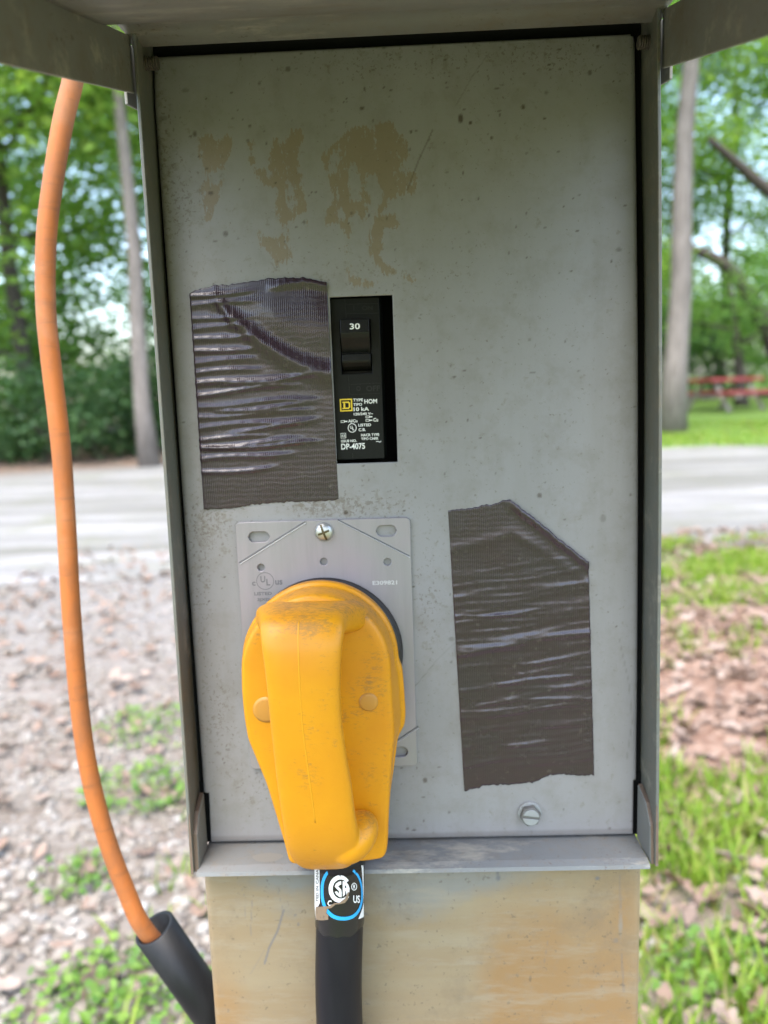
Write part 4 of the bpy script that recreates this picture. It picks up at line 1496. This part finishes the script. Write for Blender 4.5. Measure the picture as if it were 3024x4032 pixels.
# pan-head screw with a cross recess
def pan_screw():
    c = z5(783, 214, -.004); r = .0047
    prof = [(r, -.0023), (r * 1.0, -.0030), (r * .95, -.0038), (r * .82, -.0045), (r * .6, -.0050), (r * .3, -.0053), (.0002, -.0054)]
    o = lathe_y('plate_screw', c[0], c[2], prof, STEEL, RECP, 40)
    sl = flat('screw_recess', (.10, .08, .04), .5, .6)
    for a in (20, 110):
        a = math.radians(a); dx, dz = math.cos(a), math.sin(a)
        L, w = (.0042 if a > 1 else .0030), .00055
        ss = (-1, -.8, -.5, 0, .5, .8, 1)
        V = [(c[0] + dx * s * L + -dz * t * w, -.00565 + .0013 * abs(s * L / .0042) ** 2.2, c[2] + dz * s * L + dx * t * w) for s in ss for t in (-1, 1)]
        mesh_obj('screw_slot', V, [(2 * k, 2 * k + 1, 2 * k + 3, 2 * k + 2) for k in range(6)], sl, o)
    return o


pan_screw()
h_ = z5(775, 216, -.001)

# ------------------------------------------------------------------ circuit breaker in the cover opening
def z4(x, y, Y): return PY(1250 + .3256 * x, 1130 + .3256 * y, Y)


BF = .0030
bx0, bx1, bzt, bzb = -.0336, -.0092, .0855 + ZC, .0077 + ZC
BRK = empty('circuit_breaker', ((bx0 + bx1) / 2, .03, bzb))
tag(BRK, 'black circuit breaker marked 30 with white and yellow print in the cover opening', 'circuit breaker')
# handle well: body is a plate with an opening, over a deeper block
ha, hb = z4(290, 1062, BF), z4(645, 388, BF)
hx0, hx1, hzb, hzt = ha[0], hb[0], ha[2], hb[2]
body = shape2d('body', [rrect(bx0, bx1 - .0010, bzb, bzt, .0006, 2), [(hx0, hzb), (hx1, hzb), (hx1, hzt), (hx0, hzt)]], BF, .008, BREAKER, BRK, .0003)
box('body_core', bx0 + .0003, bx1 - .0013, BF + .0081, .05, bzb + .0003, bzt - .0003, BREAKER, body)
slab('body_bevel', [(bx1 - .0010, BF + .0003, bzb), (bx1 - .0010, BF + .0003, bzt), (bx1 + .0004, BF + .006, bzt), (bx1 + .0004, BF + .006, bzb)], (-.0008, .002, 0), m_rubber('breaker_edge', (.010, .013, .013), (.02, .023, .023), .3), body)
# rocker handle profile extruded across
prof4 = [(392, -.0022), (396, -.0048), (405, -.0052), (560, -.0062), (580, -.0060), (620, -.0052), (690, -.0030), (750, -.0012), (798, .0002), (806, -.0012), (815, -.0024), (895, -.0030), (915, -.0026), (960, -.0006), (1000, .0026), (1010, .0060)]
V, Fc = [], []
pp = []
for yy, off in prof4:
    p = z4(460, yy, BF); pp.append((BF + off, p[2]))
pp = [(BF + .0079, pp[0][1])] + pp + [(BF + .0079, pp[-1][1])]
hxl, hxr = hx0 + .0008, hx1 - .0007
n = len(pp)
V = [(hxl, a, b) for a, b in pp] + [(hxr, a, b) for a, b in pp]
Fc = [(i, i + 1, n + i + 1, n + i) for i in range(n - 1)] + [tuple(range(n - 1, -1, -1)), tuple(range(n, 2 * n))]
handle = mesh_obj('handle', V, Fc, m_rubber('handle_black', (.006, .006, .0055), (.02, .019, .016), .3), BRK); fix_normals(handle); bevel(handle, .0004, 2, 30)


def z4text(s, x0, x1, yt, yb, m=WHITE, Y=None, par=None, name='printed_marking', sp=1.0):
    return put_text(name, s, 1250 + .3256 * x0, 1250 + .3256 * x1, 1130 + .3256 * yt, 1130 + .3256 * yb, (BF - .0003) if Y is None else Y, m, par or body, sp)


z4text('30', 392, 513, 437, 514, WHITE, BF - .0063, handle)
z4text('ON', 540, 665, 222, 283, GREYPRINT); z4text('I', 435, 445, 222, 283, GREYPRINT)
z4text('O', 470, 522, 1198, 1258, GREYPRINT); z4text('OFF', 590, 755, 1190, 1262, GREYPRINT)
z4text('TYPE', 432, 550, 1348, 1386); z4text('TIPO', 434, 538, 1402, 1440); z4text('HOM', 568, 720, 1352, 1413)
z4text('10 kA', 438, 622, 1450, 1503); z4text('120/240 V~', 440, 672, 1514, 1554)
z4text('Al/Cu', 372, 482, 1600, 1640); z4text('Cu', 676, 732, 1583, 1628)
z4text('LISTED', 496, 648, 1650, 1688); z4text('C.B.', 498, 582, 1706, 1745)
z4text('HACR TYPE', 528, 746, 1768, 1808); z4text('TIPO CARR', 530, 736, 1815, 1852)
z4text('62', 293, 335, 1783, 1812); z4text('ISSUE NO.', 286, 474, 1843, 1880); z4text('DP-4075', 288, 574, 1885, 1968)


def z4shape(name, loops, m, Y=None):
    Y = (BF - .0003) if Y is None else Y
    lp_ = [[(lambda p: (p[0], p[2]))(z4(a, b, Y)) for a, b in L] for L in loops]
    return shape2d(name, lp_, Y - .00005, .0001, m, body)


z4shape('printed_emblem', [[(268, 1355), (418, 1350), (425, 1500), (275, 1508)], [(284, 1370), (404, 1366), (410, 1486), (290, 1492)]], YPRINT)
z4shape('printed_emblem', [[(300, 1388), (375, 1385), (395, 1400), (398, 1455), (380, 1472), (302, 1476), (302, 1462), (316, 1460), (314, 1402), (300, 1402)], [(334, 1402), (366, 1401), (377, 1410), (379, 1450), (370, 1459), (336, 1460)]], YPRINT)
z4shape('printed_ring', [[(420 + 53 * math.cos(a), 1704 + 56 * math.sin(a)) for a in np.linspace(0, 6.283, 36, endpoint=False)], [(420 + 45 * math.cos(a), 1704 + 48 * math.sin(a)) for a in np.linspace(0, 6.283, 36, endpoint=False)]], WHITE)
z4text('U', 395, 420, 1678, 1715); z4text('L', 424, 446, 1696, 1733)
z4shape('printed_frame', [[(280, 1768), (344, 1766), (346, 1828), (282, 1830)], [(285, 1773), (339, 1771), (341, 1823), (287, 1825)]], WHITE)
for (x, y) in ((282, 1628), (583, 1572), (583, 1614)):
    z4shape('printed_wire_symbol', [[(x, y - 14), (x + 48, y - 16), (x + 48, y - 9), (x + 80, y - 9), (x + 80, y + 4), (x + 48, y + 4), (x + 48, y + 12), (x, y + 14)], [(x + 5, y - 8), (x + 40, y - 10), (x + 40, y + 6), (x + 5, y + 8)]], WHITE)
for pts in ([(340, 206), (735, 198), (735, 202), (340, 210)], [(345, 322), (738, 312), (738, 316), (345, 326)], [(396, 1176), (770, 1158), (770, 1161), (396, 1180)], [(398, 1300), (775, 1282), (775, 1285), (398, 1304)],
            [(328, 145), (333, 145), (350, 375), (345, 375)], [(372, 1070), (376, 1070), (392, 1300), (388, 1300)], [(425, 2010), (429, 2010), (432, 2090), (428, 2090)]):
    z4shape('moulded_line', [pts], flat('moulded_line', (.02, .021, .02), .4, 0, .3))
z4shape('printed_squiggle', [[(708, 1866), (730, 1862), (752, 1872), (768, 1862), (774, 1876), (768, 1870), (752, 1880), (730, 1869), (708, 1872)]], WHITE)

# ------------------------------------------------------------------ duct tape patches
def tape(name, top, bottom, label, ridges, waves, lip=None, side=.0):
    """top, bottom: edge points in photograph pixels; the sheet follows the cover with raised wrinkles"""
    top = np.array(top, float); bottom = np.array(bottom, float)
    nu, nv = 110, 190
    us = np.linspace(0, 1, nu)

    def edge(P, u):
        s = np.r_[0, np.cumsum(np.hypot(*np.diff(P, axis=0).T))]; s /= s[-1]
        return np.stack([np.interp(u, s, P[:, 0]), np.interp(u, s, P[:, 1])], 1)
    xu = top[0, 0] + (top[-1, 0] - top[0, 0]) * us
    T_ = np.stack([xu, np.interp(xu, top[:, 0], top[:, 1])], 1)
    xb = bottom[0, 0] + (bottom[-1, 0] - bottom[0, 0]) * us
    B_ = np.stack([xb, np.interp(xb, bottom[:, 0], bottom[:, 1])], 1)
    rj = np.random.default_rng(len(label))
    jag = lambda: np.convolve(rj.normal(0, 1, nu + 4), [.25, .5, .25], 'same')[2:-2] * 3.0
    T_[:, 1] += jag(); B_[:, 1] += jag()
    V = np.zeros((nv, nu, 3))
    vv = np.linspace(0, 1, nv)
    for j, v_ in enumerate(vv):
        q = T_ * (1 - v_) + B_ * v_
        for i in range(nu):
            V[j, i] = PY(q[i, 0], q[i, 1], -.0004)
    U, W = np.meshgrid(us, vv)
    W2 = (np.stack([T_[:, 1] * (1 - v_) + B_[:, 1] * v_ for v_ in vv]) - top[:, 1].min()) / (bottom[:, 1].max() - top[:, 1].min())
    h = np.zeros_like(U)
    for (v0, slope, amp, wid, ua, ub, ph) in ridges:
        c = v0 + slope * (U - .3) + .006 * np.sin(U * 7 + ph)
        env = np.clip((U - ua) / .12, 0, 1) * np.clip((ub - U) / .22, 0, 1)
        d = (W2 - c) / wid
        h += amp * env * np.exp(-d * d) * (1 + .10 * np.sin(U * 60 + ph * 5))
    h += waves(U, W)
    nz = np.array([[mnoise.noise(Vector((a * 5, b * 9, len(label)))) for a in us] for b in vv])
    h += .00016 * (nz + .5) * np.clip(np.minimum(np.minimum(U, 1 - U), np.minimum(W, 1 - W)) * 12, .2, 1)
    V[:, :, 1] -= np.clip(h, 0, None) + .0002
    idx = (np.arange(nv - 1)[:, None] * nu + np.arange(nu - 1)[None]).ravel()
    me = big_mesh(name, V.reshape(-1, 3), np.stack([idx, idx + nu, idx + nu + 1, idx + 1], 1), TAPE, True)
    o = link(bpy.data.objects.new(name, me))
    so = o.modifiers.new('thickness', 'SOLIDIFY'); so.thickness = .0003; so.offset = -1
    tag(o, label, 'duct tape', 'strips of duct tape on the cover panel')
    return o


r3 = random.Random(3)
ridL = []
for k in range(17):
    v0 = .07 + k * .047 + r3.uniform(-.008, .008)
    long = r3.random() < .45
    ridL.append((v0, -.03 - .03 * r3.random(), r3.uniform(.0005, .0011), r3.uniform(.008, .012), -.1, .45 + .5 * r3.random() if v0 > .42 else .52, r3.uniform(0, 6)))
for v0, s, ua, ub in [(.46, -.05, .15, .8), (.66, -.06, .2, .9), (.72, -.05, 0, .8), (.57, -.05, .1, .9)]:
    ridL.append((v0, s, .0008, .010, ua, ub, v0 * 9))


def waveL(U, W):
    # a soft fold sweeping from the upper left corner to the right edge
    c = .06 + .36 * np.sin(np.clip((U - .18) / .82, 0, 1) * math.pi / 2) ** .9
    f1 = .0019 * np.exp(-((W - c) / .045) ** 2) * np.clip((U - .12) / .15, 0, 1)
    f2 = .0012 * np.exp(-((W - .5 * c) / .12) ** 2) * np.clip((U - .3) / .3, 0, 1)
    f3 = .0010 * np.exp(-((W - .035 - .02 * np.sin(U * 5)) / .02) ** 2) * np.clip((U - .55) / .1, 0, 1)
    return f1 + f2 + f3


tape('duct_tape', [(747, 1152), (790, 1138), (845, 1125), (940, 1117), (1062, 1098), (1182, 1093), (1235, 1100), (1287, 1113)],
     [(803, 2006), (880, 2003), (980, 1990), (1060, 1981), (1200, 1974), (1290, 1972), (1333, 1966)],
     'wide wrinkled dark tape patch left of the circuit breaker', ridL, waveL)
ridR = []
for k in range(30):
    v0 = .24 + k * .0235 + r3.uniform(-.006, .006)
    ridR.append((v0, -.045 - .03 * r3.random(), r3.uniform(.00020, .00042), r3.uniform(.007, .011), -.2 if r3.random() < .6 else .25, 1.4, r3.uniform(0, 6)))
ridR.append((.50, -.07, .0008, .016, -.2, 1.4, 1))
for k in range(12):
    ridR.append((r3.uniform(.3, .95), -.05, r3.uniform(.0002, .0005), r3.uniform(.004, .008), r3.uniform(-.2, .4), r3.uniform(.7, 1.4), r3.uniform(0, 6)))


def waveR(U, W):
    e = np.clip((U - .40) / .10, 0, 1)
    lipv = .0017 * np.exp(-((W - .012) / .022) ** 2) * e
    f2 = .0004 * np.exp(-((W - .14 + .05 * U) / .02) ** 2) * np.clip((.75 - U) / .2, 0, 1)
    f3 = .0003 * np.exp(-((W - .10) / .03) ** 2) * np.clip((U - .35) / .2, 0, 1)
    return lipv + f2 + f3


tape('duct_tape', [(1764, 2010), (1800, 2004), (1835, 2002), (1900, 1990), (1937, 1985), (1992, 1968), (2008, 1966), (2100, 2038), (2200, 2118), (2316, 2212)],
     [(1829, 3114), (1862, 3106), (1924, 3090), (2039, 3087), (2107, 3076), (2160, 3052), (2208, 3046), (2276, 3053), (2339, 3049)],
     'dark tape patch with a folded diagonal corner right of the yellow plug', ridR, waveR)

# ------------------------------------------------------------------ yellow plug with grip, and its cord
PLUG = empty('power_plug', (-.045, -.02, .5))
tag(PLUG, 'yellow handled plug with black power cord pushed into the receptacle', 'plug')


def resample(P, n):
    P = np.array(P); Q = np.vstack([P, P[:1]])
    s = np.r_[0, np.cumsum(np.linalg.norm(np.diff(Q, axis=0), axis=1))]
    t = np.linspace(0, s[-1], n, endpoint=False)
    return np.stack([np.interp(t, s, Q[:, k]) for k in range(Q.shape[1])], 1)


def arc_px(cx, cy, r, a0, a1, n):
    return [(cx + r * math.sin(math.radians(a)), cy - r * math.cos(math.radians(a))) for a in np.linspace(a0, a1, n)]


# outlines run clockwise from the top, in photograph pixels at their own depth
front_px = arc_px(1243, 2640, 297, 0, 88, 16) + [(1545, 2739), (1553, 2848), (1555, 2902), (1546, 2984), (1538, 3080), (1532, 3189), (1528, 3305), (1523, 3366), (1508, 3388), (1430, 3399), (1300, 3406), (1160, 3411), (1136, 3404),
            (1119, 3334), (1091, 3240), (1047, 3095), (1011, 3008), (972, 2914), (957, 2821), (948, 2725)] + arc_px(1243, 2640, 297, 272, 358, 16)
rim_px = arc_px(1262, 2597, 307, 0, 84, 16) + [(1570, 2600), (1583, 2626), (1590, 2700), (1597, 2805), (1593, 2853), (1580, 2872), (1566, 2902), (1556, 2984), (1542, 3080), (1528, 3189), (1518, 3270), (1505, 3320), (1440, 3334), (1310, 3340), (1180, 3345), (1150, 3335),
          (1130, 3270), (1104, 3180), (1066, 3060), (1032, 2980), (1000, 2890), (975, 2800), (962, 2700)] + arc_px(1262, 2597, 307, 276, 358, 16)


def smooth_loop(P, k=2):
    for _ in range(k): P = (np.roll(P, 1, 0) + 2 * P + np.roll(P, -1, 0)) / 4
    return P


NP = 220
YF, YR = -.0365, -.0150


def to_xz(pxs_, Y): return np.array([(lambda p: (p[0], p[2]))(PY(a, b, Y)) for a, b in pxs_])


Fo = smooth_loop(resample(to_xz(front_px, YF), NP)); Ro = smooth_loop(resample(to_xz(rim_px, YR), NP), 1)
cF = np.array([(lambda p: (p[0], p[2]))(PY(1243, 2760, YF))])[0]


def inset(P, d):
    t = np.roll(P, -1, 0) - np.roll(P, 1, 0); t /= np.linalg.norm(t, axis=1)[:, None] + 1e-9
    nrm = np.stack([t[:, 1], -t[:, 0]], 1)             # inward for clockwise loops is (z,-x) flipped below
    c = P.mean(0)
    sgn = np.sign(((c - P) * nrm).sum(1).mean())
    return smooth_loop(P + nrm * d * sgn, 2 if d > .002 else 0)


layers = [(inset(Ro, .0006), -.0108), (Ro, -.0115), (Ro, -.0158), (inset(Ro, .0005), -.0163), (inset(Ro, .0016), -.0166), (inset(Ro * .75 + Fo * .25, .0012), -.0190), (Ro * .35 + Fo * .65, -.0280), (Fo, -.0335), (inset(Fo, .0003), -.0350), (inset(Fo, .0011), -.0361), (inset(Fo, .0022), YF), (inset(Fo, .0050), YF - .0001)]
V, Fc = [], []
for P, y in layers:
    V += [(a, y, b) for a, b in P]
for i in range(len(layers) - 1):
    for k in range(NP): Fc.append((i * NP + k, i * NP + (k + 1) % NP, (i + 1) * NP + (k + 1) % NP, (i + 1) * NP + k))
Fc.append(tuple(range((len(layers) - 1) * NP, len(layers) * NP))); Fc.append(tuple(range(NP - 1, -1, -1)))
pb = mesh_obj('plug_body', V, Fc, YEL, PLUG, True); fix_normals(pb)

# grip strap: rounded section swept from the crown of the body, out, down and back in
grip = [  # image x left, x right, image y of centre line, Y depth, half thickness
    (1005, 1455, 2428, -.0300, .0080), (1012, 1436, 2434, -.0370, .0080), (1018, 1404, 2443, -.0450, .0072), (1022, 1370, 2457, -.0535, .0062), (1024, 1358, 2482, -.0600, .0054),
    (1030, 1350, 2535, -.0640, .0048), (1040, 1344, 2610, -.0655, .0046), (1052, 1341, 2710, -.0658, .0046), (1064, 1346, 2830, -.0655, .0046), (1078, 1362, 2960, -.0648, .0046), (1092, 1383, 3081, -.0636, .0047), (1108, 1396, 3190, -.0616, .0050),
    (1120, 1408, 3262, -.0590, .0056), (1130, 1415, 3310, -.0550, .0064), (1145, 1412, 3340, -.0490, .0072), (1165, 1400, 3352, -.0420, .0078), (1180, 1390, 3352, -.0340, .0080)]
G = np.array(spline(grip, 5))
ns = 28
cents = np.array([PY((a + b) / 2, y, Y) for a, b, y, Y, th in G])
halfw = np.array([np.linalg.norm(PY(b, y, Y) - PY(a, y, Y)) / 2 for a, b, y, Y, th in G])
V, Fc = [], []
for i in range(len(G)):
    t = cents[min(i + 1, len(G) - 1)] - cents[max(i - 1, 0)]; t[0] = 0; t /= np.linalg.norm(t)
    nr = np.array([0, -t[2], t[1]]); nr = nr if nr[1] < 0 or i < 12 else -nr
    nr = np.array([0.0, t[2], -t[1]])
    w, th = halfw[i], G[i][4]
    for k in range(ns):
        a = 2 * math.pi * k / ns
        ca, sa = math.cos(a), math.sin(a)
        ex = .48
        x = w * math.copysign(abs(ca) ** ex, ca); y = th * math.copysign(abs(sa) ** .62, sa)
        V.append(cents[i] + np.array([x, 0, 0]) + nr * y)
for i in range(len(G) - 1):
    for k in range(ns): Fc.append((i * ns + k, i * ns + (k + 1) % ns, (i + 1) * ns + (k + 1) % ns, (i + 1) * ns + k))
Fc.append(tuple(range(ns))); Fc.append(tuple(range((len(G) - 1) * ns, len(G) * ns)))
# swelling where the grip runs back into the body on its right side
bm = bmesh.new(); bmesh.ops.create_uvsphere(bm, u_segments=28, v_segments=18, radius=1)
p = PY(1393, 3296, -.0470)
bm.transform(Matrix.Translation(p) @ Matrix.Rotation(math.radians(-42), 4, 'Y') @ Matrix.Diagonal((.0136, .0140, .0090, 1)))
bm.verts.index_update(); o0 = len(V)
V += [np.array(v.co[:]) for v in bm.verts]; Fc += [tuple(v.index + o0 for v in f.verts) for f in bm.faces]; bm.free()
hd = mesh_obj('grip', V, Fc, YEL, PLUG, True); fix_normals(hd)
rm = hd.modifiers.new('blend', 'REMESH'); rm.mode = 'VOXEL'; rm.voxel_size = .0007; rm.use_smooth_shade = True
sm_ = hd.modifiers.new('soften', 'SMOOTH'); sm_.factor = .5; sm_.iterations = 4
# mould seam down the middle of the grip
seam = []
for i in range(20, len(G) - 24):
    t = cents[i + 1] - cents[i - 1]; t[0] = 0; t /= np.linalg.norm(t)
    nr = np.array([0.0, t[2], -t[1]]); nr = nr if nr[1] < 0 else -nr
    seam.append(cents[i] + nr * (G[i][4] - .00030) + np.array([-.0010, 0, 0]))
mesh_obj('mould_seam', *tube_geo(seam, .00048, 8), flat('seam_yellow', (.62, .275, .003), .45), hd, True)
# screw caps on the face
CAPM = m_rubber('cap_amber', (.48, .225, .03), (.38, .20, .06))
for (a, b, r) in ((1048, 2794, .0060), (1451, 2764, .0043)):
    p = PY(a, b, YF)
    lathe_y('screw_cap', p[0], p[2], [(r * 1.06, YF + .001), (r * 1.06, YF - .0002), (r, YF - .0003), (r * .97, YF - .0007), (r * .8, YF - .0009), (.0003, YF - .0009)], CAPM, pb, 40)

# cord: leaves the lower end of the plug and drops to the ground
CR = .0119
c0, c1, c2 = PY(1338, 3330, -.029), PY(1337, 3650, -.029), PY(1337, 4030, -.029)
path = spline([c0, PY(1338, 3480, -.029), c1, c2, c2 + np.array([.002, -.004, -.12]), c2 + np.array([.01, -.02, -.30]), (-.02, -.07, ZC - .85), (.02, -.12, .13), (.14, -.20, .035), (.35, -.26, .016), (.62, -.22, .014), (.9, -.05, .014)], 10)
cord = mesh_obj('cord', *tube_geo(path, CR, 28), CORD, PLUG, True)
mesh_obj('cord_gland', *tube_geo([PY(1338, 3340, -.029), PY(1338, 3392, -.029)], [.0128, .0126], 28), CORD, PLUG, True)

# wrap-around label on the cord, drawn with real shapes bent round it
LBA, LBB = PY(1338, 3395, -.029), PY(1338, 3626, -.029)


def z8c(x, y):
    """photograph pixels of the label zoom -> (angle, height) on the cord"""
    sx, sy = 1180 + x * .19289, 3350 + y * .19284
    d = ray(sx, sy)
    # intersect with a vertical cylinder round the cord's axis
    t = np.clip((sy - 3395) / (3626 - 3395), -.3, 1.3)
    ax = LBA * (1 - t) + LBB * t
    R_ = CR + .0005
    ox, oy = CAM[0] - ax[0], CAM[1] - ax[1]
    A = d[0] ** 2 + d[1] ** 2; B = ox * d[0] + oy * d[1]; C_ = ox * ox + oy * oy - R_ * R_
    disc = B * B - A * C_
    tt = (-B - math.sqrt(disc)) / A if disc > 0 else -B / A
    p = CAM + d * tt
    return math.atan2(p[0] - ax[0], -(p[1] - ax[1])), p[2]


def on_cord(ang, z, lift):
    t = (LBA[2] - z) / (LBA[2] - LBB[2])
    ax = LBA * (1 - t) + LBB * t
    R_ = CR + lift
    return (ax[0] + R_ * math.sin(ang), ax[1] - R_ * math.cos(ang), z)


def wrap_shape(name, loops, lift, m, parent):
    """loops in label-zoom pixels"""
    L = [[z8c(a, b) for a, b in lp_] for lp_ in loops]
    L = [[(a * CR, z) for a, z in lp_] for lp_ in L]
    o = shape2d(name, L, 0, 0, m, parent)
    bm = bmesh.new(); bm.from_mesh(o.data)
    bmesh.ops.remove_doubles(bm, verts=bm.verts, dist=1e-7)
    bmesh.ops.triangulate(bm, faces=bm.faces)
    long = [e for e in bm.edges if e.calc_length() > .0012]
    for _ in range(3):
        long = [e for e in bm.edges if abs(e.verts[0].co.x - e.verts[1].co.x) > .0016]
        if long: bmesh.ops.subdivide_edges(bm, edges=long, cuts=1); bmesh.ops.triangulate(bm, faces=bm.faces)
    for v in bm.verts: v.co = on_cord(v.co.x / CR, v.co.z, lift)
    bm.to_mesh(o.data); bm.free()
    return o


def wrap_text(s, x0, x1, yt, yb, lift, m, parent, vertical=False):
    me, V = text_mesh(s)
    co = []
    for u, v, _ in V:
        if vertical: a, b = x0 + (x1 - x0) * (1 - v), yb + (yt - yb) * u
        else: a, b = x0 + (x1 - x0) * u, yb + (yt - yb) * v
        an, z = z8c(a, b); co.append(on_cord(an, z, lift))
    me.vertices.foreach_set('co', np.array(co, np.float32).ravel()); me.update()
    me.materials.clear(); me.materials.append(m); me.name = 'printed_lettering'
    o = bpy.data.objects.new('printed_lettering', me); COL.objects.link(o); world_parent(o, parent)
    return o


nn = 60
V, Fc = [], []
zs_l = np.linspace(LBA[2] + .004, LBB[2], 14)
for z in zs_l:
    for k in range(nn): V.append(on_cord(2 * math.pi * k / nn, z + (.0006 * math.sin(k * .9) if z == zs_l[-1] else 0), .0005))
for i in range(13):
    for k in range(nn): Fc.append((i * nn + k, i * nn + (k + 1) % nn, (i + 1) * nn + (k + 1) % nn, (i + 1) * nn + k))
LAB = mesh_obj('cord_label', V, Fc, LABELBLACK, PLUG, True); fix_normals(LAB)
tag(LAB, 'glossy black wrap label with blue ring and white marks')
ell = lambda cx, cy, rx, ry, n=48, a0=0, a1=360: [(cx + rx * math.cos(math.radians(a)), cy + ry * math.sin(math.radians(a))) for a in np.linspace(a0, a1, n, endpoint=(a1 - a0) < 360)]


def sup(cx, cy, rx, ry, e, n=64, sh=0):
    out = []
    for k in range(n):
        a = 2 * math.pi * k / n; c, s = math.cos(a), math.sin(a)
        out.append((cx + rx * math.copysign(abs(c) ** e, c) - sh * s, cy + ry * math.copysign(abs(s) ** e, s)))
    return out


wrap_shape('label_ring', [sup(850, 858, 428, 560, .86, sh=-20), sup(860, 850, 382, 494, .86, sh=-20)], .0007, BLUE, LAB)
wrap_shape('label_emblem', [ell(805, 775, 225, 280, 40, 35, 322) + list(reversed(ell(820, 775, 160, 195, 40, 40, 318)))], .0007, WHITE, LAB)
wrap_shape('label_emblem', [[(830, 615), (832, 680), (765, 715), (830, 790), (840, 850), (838, 945), (790, 935), (735, 890), (700, 835), (745, 820), (782, 880), (785, 815), (700, 725), (725, 670), (775, 630)]], .0007, WHITE, LAB)
wrap_shape('label_emblem', [[(862, 612), (920, 625), (970, 680), (1000, 760), (995, 840), (960, 900), (935, 905), (930, 820), (912, 815), (905, 890), (865, 930)], [(905, 690), (945, 740), (905, 760)]], .0007, WHITE, LAB)
wrap_shape('label_emblem', [ell(1096, 728, 58, 78, 32), ell(1096, 728, 46, 64, 32)], .0007, WHITE, LAB)
wrap_text('R', 1076, 1118, 685, 765, .0008, WHITE, LAB)
wrap_text('US', 1075, 1212, 905, 1060, .0008, WHITE, LAB)
wrap_text('C', 560, 640, 1005, 1120, .0008, WHITE, LAB)
wrap_shape('label_border', [[(300, 230), (398, 230), (404, 1060), (372, 1130), (385, 1400), (330, 1400), (300, 1100)]], .0007, WHITE, LAB)
wrap_text('TED IN CANAD', 338, 388, 300, 1040, .0009, flat('print_grey', (.09, .09, .095), .5), LAB, True)
wrap_shape('label_border', [[(1245, 230), (1290, 230), (1300, 1340), (1180, 1390), (1240, 1250), (1295, 1060)]], .0007, WHITE, LAB)
wrap_shape('torn_residue', [[(345, 1130), (480, 1120), (600, 1110), (700, 1050), (800, 1040), (900, 960), (960, 830), (985, 830), (960, 980), (900, 1050), (720, 1080), (640, 1150), (560, 1170), (540, 1260), (580, 1290), (580, 1390), (345, 1390), (335, 1250)]], .0011, RESID, LAB)

# ------------------------------------------------------------------ orange cable in a black conduit
CY = .062
cpts = [(150, 60), (160, 120), (158, 172), (137, 260), (118, 370), (103, 480), (98, 580), (100, 680), (110, 780), (122, 880), (133, 980), (140, 1080), (146, 1180), (152, 1290), (160, 1400), (170, 1510), (184, 1620), (207, 1730), (240, 1840), (275, 1930), (306, 1998)]
cable = [PV(a, b, CY) for a, b in cpts]
top = cable[0]
ax0, ax1 = PY(608, 3655, CY + .004), PY(608 + 446, 3655 + 642, CY + .030)
adir = (ax1 - ax0) / np.linalg.norm(ax1 - ax0)
mouth = ax0
cable = [top + np.array([.06, .62, -.9]), top + np.array([.05, .5, -.2]), top + np.array([.02, .28, .18]), top + np.array([0, .08, .12])] + cable + [mouth + adir * .03 + np.array([-.004, 0, 0]), mouth + adir * .10, mouth + adir * .2]
cable[0][2] = .0; 
o = mesh_obj('orange_cable', *tube_geo(spline(cable, 6), .0055, 18), ORANGE, None, True)
tag(o, 'orange cable hanging left of the pedestal and entering the black conduit', 'cable')
# conduit: hollow tube with a real wall, running behind the post into the ground
end = mouth + adir * ((mouth[2] + .12) / -adir[2])
R0, R1 = .0132, .0108
outer = [mouth + (end - mouth) * t for t in np.linspace(0, 1, 14)]
V1, F1 = tube_geo(outer, R0, 32, False)
V2, F2 = tube_geo([mouth + (end - mouth) * t for t in np.linspace(0, 1, 14)], R1, 32, False)
off = len(V1)
Fc = F1 + [tuple(i + off for i in reversed(q)) for q in F2] + [(k, off + k, off + (k + 1) % 32, (k + 1) % 32) for k in range(32)]
o = mesh_obj('conduit', V1 + V2, Fc, CONDUIT, None, True); fix_normals(o)
tag(o, 'black plastic conduit sleeve slanting behind the left side of the post', 'conduit')
